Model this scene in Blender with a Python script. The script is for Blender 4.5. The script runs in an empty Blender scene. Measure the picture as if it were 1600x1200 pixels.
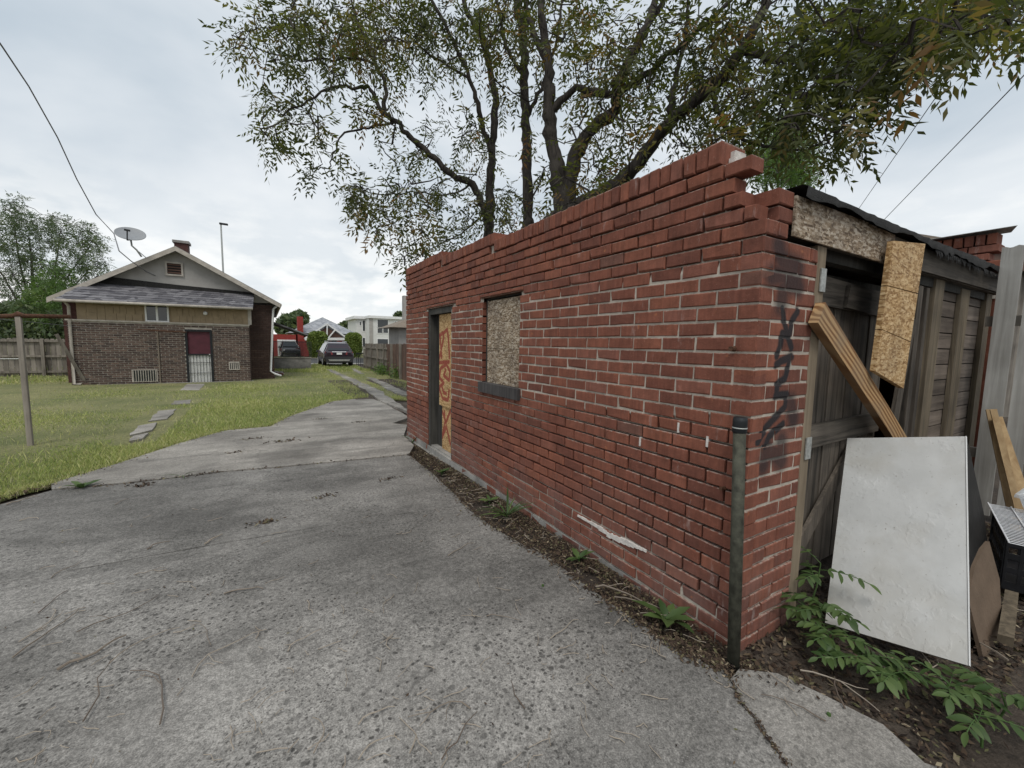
import bpy, bmesh, math, random
import numpy as np
from mathutils import Vector, Matrix
random.seed(7); rng = np.random.default_rng(7)
PI = math.pi
scn = bpy.context.scene
C0 = bpy.context.scene.collection

# ------------------------------------------------------------------ camera
F = 646.56; YAW, PIT, ROL = 0.5350, -0.0962, 0.0173
CAM = np.array([-1.9518, -1.0804, 1.4681])
fw = np.array([math.sin(YAW)*math.cos(PIT), math.cos(YAW)*math.cos(PIT), math.sin(PIT)])
rt = np.array([math.cos(YAW), -math.sin(YAW), 0.0]); up = np.cross(rt, fw)
rt, up = rt*math.cos(ROL)+up*math.sin(ROL), up*math.cos(ROL)-rt*math.sin(ROL)
cd = bpy.data.cameras.new('camera'); cam = bpy.data.objects.new('camera', cd); C0.objects.link(cam)
cd.sensor_width = 36.0; cd.lens = 36.0*F/1600.0; cd.clip_start = 0.05; cd.clip_end = 2000
M = Matrix.Identity(4)
for i in range(3):
    M[i][0] = rt[i]; M[i][1] = up[i]; M[i][2] = -fw[i]; M[i][3] = CAM[i]
cam.matrix_world = M
scn.camera = cam
scn.render.resolution_x = 1024; scn.render.resolution_y = 768

# ------------------------------------------------------------------ world: overcast sky
SUN_EL, SUN_AZ = math.radians(58), math.radians(215)      # azimuth clockwise from +y
wd = bpy.data.worlds.new('World'); scn.world = wd; wd.use_nodes = True
nt = wd.node_tree; nt.nodes.clear()
def WN(t, **k):
    n = nt.nodes.new(t)
    for a, b in k.items(): setattr(n, a, b)
    return n
def wl(a, b): nt.links.new(a, b)
w_out = WN('ShaderNodeOutputWorld'); w_bg = WN('ShaderNodeBackground'); w_bg.inputs['Strength'].default_value = 0.1
sky = WN('ShaderNodeTexSky', sky_type='NISHITA'); sky.sun_disc = False; sky.sun_elevation = SUN_EL; sky.sun_rotation = SUN_AZ
sky.air_density = 1.0; sky.dust_density = 2.0
tc = WN('ShaderNodeTexCoord'); sep = WN('ShaderNodeSeparateXYZ'); wl(tc.outputs['Generated'], sep.inputs[0])
zc = WN('ShaderNodeMath', operation='MAXIMUM'); wl(sep.outputs['Z'], zc.inputs[0]); zc.inputs[1].default_value = 0.0
za = WN('ShaderNodeMath', operation='ADD'); wl(zc.outputs[0], za.inputs[0]); za.inputs[1].default_value = 0.22
dx = WN('ShaderNodeMath', operation='DIVIDE'); wl(sep.outputs['X'], dx.inputs[0]); wl(za.outputs[0], dx.inputs[1])
dy = WN('ShaderNodeMath', operation='DIVIDE'); wl(sep.outputs['Y'], dy.inputs[0]); wl(za.outputs[0], dy.inputs[1])
cmb = WN('ShaderNodeCombineXYZ'); wl(dx.outputs[0], cmb.inputs[0]); wl(dy.outputs[0], cmb.inputs[1])
n1 = WN('ShaderNodeTexNoise'); wl(cmb.outputs[0], n1.inputs['Vector']); n1.inputs['Scale'].default_value = 0.75
n1.inputs['Detail'].default_value = 6; n1.inputs['Roughness'].default_value = 0.5; n1.inputs['Distortion'].default_value = 0.4
r1 = WN('ShaderNodeValToRGB'); wl(n1.outputs['Fac'], r1.inputs[0])
r1.color_ramp.elements[0].position = 0.36; r1.color_ramp.elements[0].color = (4.0, 4.75, 5.45, 1)
r1.color_ramp.elements[1].position = 0.62; r1.color_ramp.elements[1].color = (7.3, 7.6, 7.85, 1)
# puffy bright bank of cumulus low over the horizon
n2 = WN('ShaderNodeTexNoise'); wl(tc.outputs['Generated'], n2.inputs['Vector']); n2.inputs['Scale'].default_value = 6.0
n2.inputs['Detail'].default_value = 8; n2.inputs['Roughness'].default_value = 0.55
mp2 = WN('ShaderNodeMapping'); wl(tc.outputs['Generated'], mp2.inputs[0]); mp2.inputs['Scale'].default_value = (1, 1, 2.4); mp2.inputs['Location'].default_value = (0.3, 0.1, 0.0)
wl(mp2.outputs[0], n2.inputs['Vector'])
r2 = WN('ShaderNodeValToRGB'); wl(n2.outputs['Fac'], r2.inputs[0])
r2.color_ramp.elements[0].position = 0.46; r2.color_ramp.elements[0].color = (0, 0, 0, 1)
r2.color_ramp.elements[1].position = 0.58; r2.color_ramp.elements[1].color = (1, 1, 1, 1)
el = WN('ShaderNodeMapRange'); wl(sep.outputs['Z'], el.inputs[0]); el.inputs[1].default_value = 0.02; el.inputs[2].default_value = 0.30
el.inputs[3].default_value = 1.0; el.inputs[4].default_value = 0.0
mm = WN('ShaderNodeMath', operation='MULTIPLY'); wl(r2.outputs[0], mm.inputs[0]); wl(el.outputs[0], mm.inputs[1])
hz = WN('ShaderNodeMix', data_type='RGBA'); wl(el.outputs[0], hz.inputs['Factor']); wl(r1.outputs[0], hz.inputs[6]); hz.inputs[7].default_value = (7.7, 8.0, 8.1, 1)
cu = WN('ShaderNodeMix', data_type='RGBA'); wl(mm.outputs[0], cu.inputs['Factor']); wl(hz.outputs[2], cu.inputs[6]); cu.inputs[7].default_value = (9.6, 9.5, 9.2, 1)
mx = WN('ShaderNodeMix', data_type='RGBA'); mx.inputs['Factor'].default_value = 0.95; wl(sky.outputs[0], mx.inputs[6]); wl(cu.outputs[2], mx.inputs[7])
wl(mx.outputs[2], w_bg.inputs['Color']); wl(w_bg.outputs[0], w_out.inputs[0])

sl = bpy.data.lights.new('sun', 'SUN'); sl.energy = 1.5; sl.angle = math.radians(22); sl.color = (1, 0.96, 0.9)
so = bpy.data.objects.new('sun', sl); C0.objects.link(so)
sd = Vector((math.sin(SUN_AZ)*math.cos(SUN_EL), math.cos(SUN_AZ)*math.cos(SUN_EL), math.sin(SUN_EL)))
so.rotation_euler = sd.to_track_quat('Z', 'Y').to_euler(); so.location = (0, 0, 30)
vs = scn.view_settings; vs.view_transform = 'Standard'; vs.look = 'None'; vs.exposure = 0.28; vs.gamma = 1.0; vs.use_curve_mapping = False

# ------------------------------------------------------------------ pixel -> world helpers (photo pixels, 1600x1200)
def ray(px, py): return fw + rt*(px-800)/F + up*(600-py)/F
def onx(px, py, x): d = ray(px, py); return CAM + d*(x-CAM[0])/d[0]
def ony(px, py, y): d = ray(px, py); return CAM + d*(y-CAM[1])/d[1]
def onz(px, py, z): d = ray(px, py); return CAM + d*(z-CAM[2])/d[2]
def at(px, py, D): return CAM + ray(px, py)*D
ZP = ((-30, 0), (0.5, 0), (12, -0.19), (19, -0.27), (30, -0.31), (60, -0.35), (600, -0.4))
def zg(y): return float(np.interp(y, [a for a, b in ZP], [b for a, b in ZP]))
def gnd(px, py, dz=0.0):
    z = 0.0
    for _ in range(12):
        p = onz(px, py, z+dz); z = zg(p[1])
    return np.array([p[0], p[1], z+dz])

# ------------------------------------------------------------------ object helpers
WL = {}
def parent(o, p):
    o.parent = p; o.matrix_parent_inverse = Matrix.Translation(-WL[p.name])
def thing(name, label, cat, loc=(0, 0, 0), group=None):
    o = bpy.data.objects.new(name, None); C0.objects.link(o); o.location = loc; o.empty_display_size = 0.1
    o['label'] = label; o['category'] = cat
    if group: o['group'] = group
    WL[o.name] = Vector(loc); return o
def tag(o, label=None, cat=None, group=None, kind=None):
    if label: o['label'] = label
    if cat: o['category'] = cat
    if group: o['group'] = group
    if kind: o['kind'] = kind
    return o
def rebase(o):
    me = o.data; n = len(me.vertices); co = np.empty(n*3); me.vertices.foreach_get('co', co); co = co.reshape(-1, 3)
    b = np.array([(co[:, 0].min()+co[:, 0].max())/2, (co[:, 1].min()+co[:, 1].max())/2, co[:, 2].min()])
    me.vertices.foreach_set('co', (co-b).ravel()); o.location = b; me.update(); WL[o.name] = Vector(b); return o
def link(name, me, mat=None, par=None):
    o = bpy.data.objects.new(name, me); C0.objects.link(o)
    if mat and not me.materials: me.materials.append(mat)
    WL[o.name] = Vector((0, 0, 0))
    if par: parent(o, par)
    return o
class MB:
    def __init__(s): s.v = []; s.f = []; s.t = []
    def add(s, vs, fs, tint=0.5):
        b = len(s.v); s.v += [tuple(map(float, p)) for p in vs]; s.f += [tuple(i+b for i in q) for q in fs]; s.t += [tint]*len(vs); return s
    def box(s, x0, x1, y0, y1, z0, z1, tint=0.5):
        return s.add([(x0,y0,z0),(x1,y0,z0),(x1,y1,z0),(x0,y1,z0),(x0,y0,z1),(x1,y0,z1),(x1,y1,z1),(x0,y1,z1)],
              [(0,3,2,1),(4,5,6,7),(0,1,5,4),(1,2,6,5),(2,3,7,6),(3,0,4,7)], tint)
    def beam(s, a, b, w, h, upv=(0, 0, 1), tint=0.5, jit=0.0):
        a = np.array(a, float); b = np.array(b, float); d = b-a; d /= np.linalg.norm(d)
        n = np.cross(d, np.array(upv, float)); n /= np.linalg.norm(n); u = np.cross(n, d)
        J = lambda: (rng.random(3)-.5)*2*jit
        P = [p+n*sx*w/2+u*sy*h/2+J() for p in (a, b) for sx, sy in ((-1,-1),(1,-1),(1,1),(-1,1))]
        return s.add(P, [(0,1,2,3),(7,6,5,4),(0,4,5,1),(1,5,6,2),(2,6,7,3),(3,7,4,0)], tint)
    def slab(s, c, th, tint=0.5):            # 4 corner points (ccw seen from the front) extruded backwards
        c = [np.array(p, float) for p in c]; n = np.cross(c[1]-c[0], c[-1]-c[0]); n = n/np.linalg.norm(n)*th
        k = len(c); P = c + [p-n for p in c]
        fs = [tuple(range(k)), tuple(range(2*k-1, k-1, -1))]+[(i, i+k, (i+1) % k+k, (i+1) % k) for i in range(k)]
        return s.add(P, fs, tint)
    def tube(s, pts, rad, n=6, tint=0.5, cap=True):
        pts = [np.array(p, float) for p in pts]; m = len(pts)
        if not hasattr(rad, '__len__'): rad = [rad]*m
        b = len(s.v); ref = np.array([0.31, 0.17, 0.93]); prev = None
        for i, p in enumerate(pts):
            d = pts[min(i+1, m-1)]-pts[max(i-1, 0)]; d = d/(np.linalg.norm(d)+1e-9)
            if prev is None:
                e = np.cross(d, ref); 
                if np.linalg.norm(e) < .1: e = np.cross(d, (1, 0, 0))
            else: e = prev - d*(prev@d)
            e = e/(np.linalg.norm(e)+1e-9); prev = e; g = np.cross(d, e)
            for k in range(n):
                a = 2*PI*k/n; q = p+(e*math.cos(a)+g*math.sin(a))*rad[i]; s.v.append(tuple(q)); s.t.append(tint)
        for i in range(m-1):
            for k in range(n):
                s.f.append((b+i*n+k, b+i*n+(k+1) % n, b+(i+1)*n+(k+1) % n, b+(i+1)*n+k))
        if cap: s.f.append(tuple(b+k for k in range(n-1, -1, -1))); s.f.append(tuple(b+(m-1)*n+k for k in range(n)))
        return s
    def lathe(s, prof, n=20, c=(0, 0, 0), tint=0.5):
        b = len(s.v); m = len(prof)
        for r, z in prof:
            for k in range(n):
                a = 2*PI*k/n; s.v.append((c[0]+r*math.cos(a), c[1]+r*math.sin(a), c[2]+z)); s.t.append(tint)
        for i in range(m-1):
            for k in range(n): s.f.append((b+i*n+k, b+i*n+(k+1) % n, b+(i+1)*n+(k+1) % n, b+(i+1)*n+k))
        return s
    def build(s, name, mat, par=None, smooth=False):
        me = bpy.data.meshes.new(name); me.from_pydata(s.v, [], s.f)
        at_ = me.attributes.new('tint', 'FLOAT', 'POINT'); at_.data.foreach_set('value', np.array(s.t, dtype=np.float32))
        if smooth: me.polygons.foreach_set('use_smooth', [True]*len(me.polygons))
        me.update(); return link(name, me, mat, par)
def mesh_np(name, V, Fq, tint=None):
    """big mesh from numpy arrays; Fq (n,k) faces all with k corners"""
    me = bpy.data.meshes.new(name); n, k = Fq.shape
    me.vertices.add(len(V)); me.vertices.foreach_set('co', V.astype(np.float32).ravel())
    me.loops.add(n*k); me.loops.foreach_set('vertex_index', Fq.astype(np.int32).ravel())
    me.polygons.add(n); me.polygons.foreach_set('loop_start', (np.arange(n)*k).astype(np.int32))
    me.polygons.foreach_set('loop_total', np.full(n, k, np.int32))
    if tint is not None:
        a = me.attributes.new('tint', 'FLOAT', 'POINT'); a.data.foreach_set('value', tint.astype(np.float32))
    me.update(calc_edges=True); me.validate(); return me

# ------------------------------------------------------------------ materials
class NG:
    def __init__(s, name):
        s.m = bpy.data.materials.new(name); s.m.use_nodes = True; s.t = s.m.node_tree
        s.b = s.t.nodes['Principled BSDF']; s.b.inputs['Specular IOR Level'].default_value = 0.3
    def n(s, t, ins=None, **k):
        x = s.t.nodes.new(t)
        for a, b in k.items(): setattr(x, a, b)
        for a, b in (ins or {}).items():
            if hasattr(b, 'node'): s.t.links.new(b, x.inputs[a])
            else: x.inputs[a].default_value = b
        return x
    def coord(s, kind='Object', scale=(1, 1, 1), rot=(0, 0, 0)):
        if kind == 'World': o = s.n('ShaderNodeNewGeometry').outputs['Position']
        else: o = s.n('ShaderNodeTexCoord').outputs[kind]
        return s.n('ShaderNodeMapping', {0: o, 'Scale': scale, 'Rotation': rot}).outputs[0]
    def noise(s, vec, scale, detail=4, rough=0.55, dist=0.0):
        return s.n('ShaderNodeTexNoise', {'Vector': vec, 'Scale': scale, 'Detail': detail, 'Roughness': rough, 'Distortion': dist}).outputs['Fac']
    def vor(s, vec, scale, out='Distance', feature='F1'):
        return s.n('ShaderNodeTexVoronoi', {'Vector': vec, 'Scale': scale}, feature=feature).outputs[out]
    def ramp(s, fac, stops):
        r = s.n('ShaderNodeValToRGB', {0: fac}); e = r.color_ramp.elements
        while len(e) < len(stops): e.new(0.5)
        for q, (p, c) in zip(e, stops):
            q.position = p; q.color = (*c, 1) if hasattr(c, '__len__') else (c, c, c, 1)
        return r.outputs[0]
    def mix(s, fac, a, b, mode='MIX'):
        x = s.n('ShaderNodeMix', data_type='RGBA', blend_type=mode)
        for i, q in ((0, fac), (6, a), (7, b)):
            if hasattr(q, 'node'): s.t.links.new(q, x.inputs[i])
            else: x.inputs[i].default_value = q if i == 0 else ((*q, 1) if hasattr(q, '__len__') else (q, q, q, 1))
        return x.outputs[2]
    def math(s, op, a, b=0.0, c=0.0, clamp=False):
        x = s.n('ShaderNodeMath', {0: a, 1: b, 2: c}, operation=op); x.use_clamp = clamp; return x.outputs[0]
    def mr(s, v, a, b, c=0.0, d=1.0):
        return s.n('ShaderNodeMapRange', {0: v, 1: a, 2: b, 3: c, 4: d}).outputs[0]
    def rand(s): return s.n('ShaderNodeObjectInfo').outputs['Random']
    def tint(s): return s.n('ShaderNodeAttribute', attribute_name='tint').outputs['Fac']
    def bump(s, h, strength=0.4, dist=0.01):
        x = s.n('ShaderNodeBump', {'Height': h, 'Strength': strength, 'Distance': dist}); s.t.links.new(x.outputs[0], s.b.inputs['Normal'])
    def out(s, col, rough=0.85, metal=0.0, spec=0.3):
        for k, q in (('Base Color', col), ('Roughness', rough), ('Metallic', metal), ('Specular IOR Level', spec)):
            if hasattr(q, 'node'): s.t.links.new(q, s.b.inputs[k])
            else: s.b.inputs[k].default_value = (*q, 1) if hasattr(q, '__len__') else q
        return s.m
def segdist(g, p2, A, B):
    ab = (B[0]-A[0], B[1]-A[1], 0); L2 = ab[0]**2+ab[1]**2+1e-9
    pa = g.n('ShaderNodeVectorMath', {0: p2, 1: (A[0], A[1], 0)}, operation='SUBTRACT').outputs[0]
    dt = g.n('ShaderNodeVectorMath', {0: pa, 1: (ab[0]/L2, ab[1]/L2, 0)}, operation='DOT_PRODUCT').outputs['Value']
    t = g.math('ADD', dt, 0.0, clamp=True)
    sc = g.n('ShaderNodeVectorMath', {0: ab, 'Scale': t}, operation='SCALE').outputs[0]
    return g.n('ShaderNodeVectorMath', {0: pa, 1: sc}, operation='DISTANCE').outputs['Value']
def strokes(g, p2, polys, width, soft):
    acc = None
    for poly in polys:
        for A, B in zip(poly[:-1], poly[1:]):
            d = segdist(g, p2, A, B)
            acc = d if acc is None else g.math('MINIMUM', acc, d)
    return g.mr(acc, width, width+soft, 1.0, 0.0)

def m_plain(name, col, rough=0.8, var=0.25, scale=6, metal=0.0, bump=0.0, spec=0.3):
    g = NG(name); v = g.coord(); f = g.noise(v, scale, 6, 0.6)
    c = g.mix(g.ramp(f, [(0.3, 0.0), (0.7, 1.0)]), tuple(x*(1-var) for x in col), tuple(min(1, x*(1+var)) for x in col))
    if bump: g.bump(g.noise(v, scale*6, 4), bump, 0.01)
    return g.out(c, rough, metal, spec)
def m_wood(name, dark, light, axis='z', scale=1.0, grain=1.0, bump=0.5, rough=0.9, tintvar=0.35, kind='Object'):
    g = NG(name); sc = {'x': (1.2, 22, 22), 'y': (22, 1.2, 22), 'z': (22, 22, 1.2)}[axis]
    v = g.coord(kind, tuple(q*scale for q in sc)); w = g.coord(kind, (1, 1, 1))
    n = g.noise(v, 1.0, 8, 0.65, 0.6*grain); big = g.noise(w, 2.5, 3)
    f = g.mix(0.35, n, big); f = g.ramp(f, [(0.34, 0.0), (0.64, 1.0)])
    c = g.mix(f, dark, light)
    rn = g.math('ADD', g.rand(), g.tint()); rn = g.math('FRACT', rn)
    c = g.mix(1.0, c, g.ramp(rn, [(0.0, 1-tintvar), (1.0, 1+tintvar*0.3)]), 'MULTIPLY')
    g.bump(n, bump, 0.006); return g.out(c, rough)
def brick_color(g, rnd, vec, dark=1.0):
    c = g.ramp(rnd, [(0.0, (0.145*dark, 0.054*dark, 0.037*dark)), (0.3, (0.182*dark, 0.066*dark, 0.043*dark)), (0.6, (0.205*dark, 0.074*dark, 0.047*dark)), (0.88, (0.23*dark, 0.084*dark, 0.051*dark)), (0.96, (0.21*dark, 0.083*dark, 0.058*dark)), (1.0, (0.16*dark, 0.075*dark, 0.055*dark))])
    f = g.noise(vec, 9, 7, 0.65)
    c = g.mix(1.0, c, g.ramp(f, [(0.3, 0.72), (0.7, 1.2)]), 'MULTIPLY')
    sp = g.noise(vec, 90, 3, 0.6)
    return g.mix(g.ramp(sp, [(0.62, 0.0), (0.75, 0.5)]), c, (0.36*dark, 0.19*dark, 0.14*dark))
GRAF = []       # filled for the pier: polylines in (x, z)
def R2(a, b): return (1080+a/6, 420+b/6)
def R3(a, b): return (1080+a/6, 620+b/6)
def R1(a, b): return (1080+a/6, 220+b/6)
def xz(p): q = ony(p[0], p[1], 0.0); return (q[0], q[2])
graf_thin = [[R2(860,370), R2(868,480), R2(905,630), R2(938,740)], [R2(1000,400), R2(945,490), R2(918,640)], [R2(850,620), R2(835,730), R2(803,815)],
             [R2(800,895), R2(860,858), R2(945,825)], [R2(935,830), R2(905,940), R2(880,1030), R2(805,1085), R2(795,1195)],
             [R2(790,1190), R2(905,1180)], [R3(892,0), R3(878,95), R3(700,290), R3(622,430)], [R3(858,260), R3(725,375), R3(690,470)], [R2(852,610), R2(912,625)]]
graf_thin = [[xz(p) for p in s] for s in graf_thin]
graf_soft = [[R1(820,980), R1(830,1060)], [R1(860,1120), R1(1010,1180)], [R2(760,60), R2(1000,60)], [R2(900,130), R2(1010,180)], [R2(860,200), R2(850,330)],
             [R3(690,520), R3(800,540), R3(850,600)], [R3(930,60), R3(960,200)], [R3(700,480), R3(680,640)], [R3(850,420), R3(840,540)]]
graf_soft = [[xz(p) for p in s] for s in graf_soft]
def m_brick(name, mode='object', graf=False, dark=1.0):
    g = NG(name); wv = g.coord('World')
    rnd = g.rand() if mode == 'object' else g.tint()
    c = brick_color(g, rnd, wv, dark)
    wz = g.n('ShaderNodeSeparateXYZ', {0: wv})
    # grey splash-back dirt near the ground, white lime bloom
    low = g.mr(wz.outputs['Z'], 0.0, 0.55, 1.0, 0.0)
    dn = g.noise(wv, 3.2, 6, 0.6)
    dirt = g.math('MULTIPLY', low, g.ramp(dn, [(0.4, 0.0), (0.65, 1.0)]))
    c = g.mix(g.math('MULTIPLY', dirt, 0.55), c, (0.17*dark, 0.125*dark, 0.115*dark))
    lime = g.ramp(g.noise(g.coord('World', (1, 1, 0.25)), 11, 8, 0.7), [(0.61, 0.0), (0.72, 0.55)])
    c = g.mix(lime, c, (0.45*dark, 0.36*dark, 0.33*dark))
    spall = g.ramp(g.noise(wv, 13, 5, 0.55), [(0.685, 0.0), (0.72, 0.8)]); c = g.mix(spall, c, (0.33*dark, 0.125*dark, 0.06*dark))
    drag = g.noise(g.coord('World', (50, 50, 5)), 1.0, 4, 0.6); c = g.mix(1.0, c, g.ramp(drag, [(0.3, 0.82), (0.7, 1.14)]), 'MULTIPLY')
    soot = g.ramp(g.noise(wv, 1.7, 5, 0.6), [(0.55, 0.0), (0.78, 0.4)])
    c = g.mix(soot, c, (0.10*dark, 0.048*dark, 0.036*dark))
    if mode == 'object':     # mortar remains along the top edge of a brick
        gz = g.n('ShaderNodeSeparateXYZ', {0: g.n('ShaderNodeTexCoord').outputs['Generated']}).outputs['Z']
        e = g.mr(g.math('ADD', gz, g.math('MULTIPLY', g.math('SUBTRACT', g.noise(wv, 40, 4, 0.7), 0.5), 0.35)), 0.94, 1.03)
        c = g.mix(g.math('MULTIPLY', e, 0.65), c, (0.42, 0.37, 0.32))
    if graf:
        c = spray(g, c, wv)
    g.bump(g.mix(0.4, g.noise(wv, 60, 6, 0.7), g.noise(wv, 14, 4)), 0.6, 0.008)
    return g.out(c, 0.9)
def spray(g, c, wv):
        wz = g.n('ShaderNodeSeparateXYZ', {0: wv})
        p2 = g.n('ShaderNodeCombineXYZ', {0: wz.outputs['X'], 1: wz.outputs['Z']}).outputs[0]
        jit = g.n('ShaderNodeTexNoise', {'Vector': wv, 'Scale': 25.0}).outputs['Color']
        jv = g.n('ShaderNodeVectorMath', {0: jit, 1: (0.5, 0.5, 0.5)}, operation='SUBTRACT').outputs[0]
        js = g.n('ShaderNodeVectorMath', {0: jv, 'Scale': 0.008}, operation='SCALE').outputs[0]
        p2 = g.n('ShaderNodeVectorMath', {0: p2, 1: js}, operation='ADD').outputs[0]
        a = strokes(g, p2, graf_thin, 0.016, 0.013)
        b = strokes(g, p2, graf_soft, 0.03, 0.05)
        a = g.math('MULTIPLY', a, 0.95); b = g.math('MULTIPLY', b, 0.75)
        face = g.n('ShaderNodeSeparateXYZ', {0: g.n('ShaderNodeNewGeometry').outputs['Normal']}).outputs['Y']
        fr = g.mr(face, -0.5, -0.2, 1.0, 0.0)
        return g.mix(g.math('MULTIPLY', g.math('MAXIMUM', a, b), fr), c, (0.018, 0.019, 0.022))
def m_mortar(name, graf=False):
    g = NG(name); wv = g.coord('World')
    f = g.noise(wv, 14, 6, 0.7); c = g.mix(g.ramp(f, [(0.3, 0.0), (0.7, 1.0)]), (0.33, 0.285, 0.235), (0.53, 0.475, 0.405))
    st = g.ramp(g.noise(wv, 2.0, 5), [(0.5, 0.0), (0.75, 0.55)]); c = g.mix(st, c, (0.16, 0.12, 0.10))
    if graf: c = spray(g, c, wv)
    g.bump(g.noise(wv, 80, 5), 0.5, 0.005); return g.out(c, 0.95)
def m_concrete(name, lo, hi, aggregate=1.0, blotch=1.0, spots=1.0):
    g = NG(name); v = g.coord('World')
    big = g.noise(v, 0.8, 6, 0.6, 0.3); mid = g.noise(v, 5, 6, 0.65); fine = g.noise(v, 150, 4, 0.75); gr = g.noise(v, 45, 3, 0.7)
    c = g.mix(g.ramp(big, [(0.33, 0.0), (0.68, 1.0)]), lo, hi)
    st1 = g.noise(v, 0.42, 5, 0.55, 0.6); c = g.mix(1.0, c, g.ramp(st1, [(0.36, 0.66), (0.52, 1.0), (0.68, 1.2)]), 'MULTIPLY')
    st2 = g.noise(g.coord('World', (0.5, 1.6, 1), (0, 0, 0.35)), 1.3, 6, 0.65, 0.8); c = g.mix(1.0, c, g.ramp(st2, [(0.38, 0.74), (0.5, 1.0), (0.66, 1.12)]), 'MULTIPLY')
    c = g.mix(1.0, c, g.ramp(mid, [(0.3, 0.80), (0.7, 1.13)]), 'MULTIPLY')
    c = g.mix(1.0, c, g.ramp(fine, [(0.34, 1-0.45*aggregate), (0.66, 1+0.5*aggregate)]), 'MULTIPLY')
    c = g.mix(1.0, c, g.ramp(gr, [(0.36, 1-0.28*aggregate), (0.64, 1+0.25*aggregate)]), 'MULTIPLY')
    # dark popped-out spots of uneven outline
    jd = g.n('ShaderNodeTexNoise', {'Vector': v, 'Scale': 34.0, 'Detail': 5.0, 'Roughness': 0.7}).outputs['Color']
    vv = g.n('ShaderNodeVectorMath', {0: v, 1: g.n('ShaderNodeVectorMath', {0: jd, 'Scale': 0.028}, operation='SCALE').outputs[0]}, operation='ADD').outputs[0]
    acc = None
    for sc, t0, t1, ns, m0, m1, k in ((15, .15, .25, 0.9, 0.50, .62, .75), (29, .17, .28, 1.1, .42, .56, .84), (58, .17, .30, 1.7, .40, .55, .72)):
        d = g.vor(vv, sc); msk = g.ramp(g.noise(v, ns, 5, 0.6), [(m0, 0.0), (m1, 1.0)])
        sp = g.math('MULTIPLY', g.ramp(d, [(t0, 1.0), (t1, 0.0)]), g.math('MULTIPLY', msk, k*spots)); acc = sp if acc is None else g.math('MAXIMUM', acc, sp)
    c = g.mix(acc, c, tuple(q*0.30 for q in lo))
    lt = g.ramp(g.vor(v, 85), [(0.09, 0.9), (0.2, 0.0)]); lm = g.ramp(g.noise(v, 9, 3), [(0.45, 0.0), (0.6, 1.0)])
    c = g.mix(g.math('MULTIPLY', lt, g.math('MULTIPLY', lm, 0.55*aggregate)), c, (0.5, 0.48, 0.45))
    wr = g.n('ShaderNodeTexNoise', {'Vector': v, 'Scale': 3.0, 'Detail': 6.0}).outputs['Color']
    cr = g.vor(g.n('ShaderNodeVectorMath', {0: v, 1: g.n('ShaderNodeVectorMath', {0: wr, 'Scale': 0.5}, operation='SCALE').outputs[0]}, operation='ADD').outputs[0], 0.33, feature='DISTANCE_TO_EDGE')
    c = g.mix(g.ramp(cr, [(0.0007, 0.5), (0.003, 0.0)]), c, tuple(q*0.4 for q in lo))
    h = g.math('SUBTRACT', g.mix(0.5, fine, gr), g.math('MULTIPLY', acc, 0.6))
    g.bump(h, 0.6, 0.008); return g.out(c, 0.92)
def m_osb(name, a, b, cc, gray=0.0, paint=None):
    g = NG(name); w = g.coord('World')
    ch = []
    for rot, sd_ in (((0.7, 0.9, 0.2), 0), ((-0.8, -0.6, 0.5), 1), ((0.1, 0.15, 0.0), 2), ((1.4, 1.5, 0.4), 1)):
        vo = g.n('ShaderNodeTexVoronoi', {'Vector': g.coord('World', (16, 16, 58), rot), 'Scale': 1.25+.2*sd_}).outputs['Color']; ch.append(g.n('ShaderNodeSeparateColor', {0: vo}).outputs[sd_ % 3])
    pick = g.noise(w, 30, 3, 0.6)
    f = g.mix(g.ramp(pick, [(0.47, 0.0), (0.5, 1.0)]), ch[0], ch[1]); f = g.mix(g.ramp(g.noise(w, 24, 2), [(0.5, 0.0), (0.53, 1.0)]), f, ch[2]); f = g.mix(0.25, f, ch[3])
    f = g.mix(0.25, f, g.noise(w, 160, 4))
    c = g.ramp(f, [(0.25, a), (0.5, b), (0.78, cc)])
    st = g.ramp(g.noise(w, 4, 6, 0.65), [(0.42, 0.0), (0.7, 1.0)])
    c = g.mix(g.math('MULTIPLY', st, gray), c, (0.10, 0.085, 0.075))
    if paint:
        sp = g.n('ShaderNodeSeparateXYZ', {0: w}); p2 = g.n('ShaderNodeCombineXYZ', {0: sp.outputs['Y'], 1: sp.outputs['Z']}).outputs[0]
        c = g.mix(g.math('MULTIPLY', strokes(g, p2, paint, 0.020, 0.012), 0.85), c, (0.24, 0.03, 0.025))
    g.bump(f, 0.4, 0.004); return g.out(c, 0.85)
def m_leaf(name, stops, trans=0.35, rough=0.55):
    g = NG(name); c = g.ramp(g.tint(), stops); g.out(c, rough, 0, 0.35)
    tr = g.n('ShaderNodeBsdfTranslucent', {'Color': g.mix(1.0, c, (1.25, 1.3, 0.7), 'MULTIPLY')})
    ms = g.n('ShaderNodeMixShader', {0: trans, 1: g.b.outputs[0], 2: tr.outputs[0]})
    g.t.links.new(ms.outputs[0], g.t.nodes['Material Output'].inputs[0]); return g.m
def m_glass(name, col=(0.02, 0.025, 0.03), rough=0.06):
    g = NG(name); return g.out(col, rough, 0, 0.6)
def m_shingle(name, a, b, axis=(4, 1, 10)):
    g = NG(name); v = g.coord('World'); f = g.n('ShaderNodeTexVoronoi', {'Vector': g.coord('World', axis), 'Scale': 1.0}).outputs['Color']
    s = g.n('ShaderNodeSeparateColor', {0: f}).outputs[0]; f2 = g.mix(0.4, s, g.noise(v, 30, 4))
    g.bump(f2, 0.4, 0.01); return g.out(g.mix(g.ramp(f2, [(0.25, 0.0), (0.75, 1.0)]), a, b), 0.95)

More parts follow.
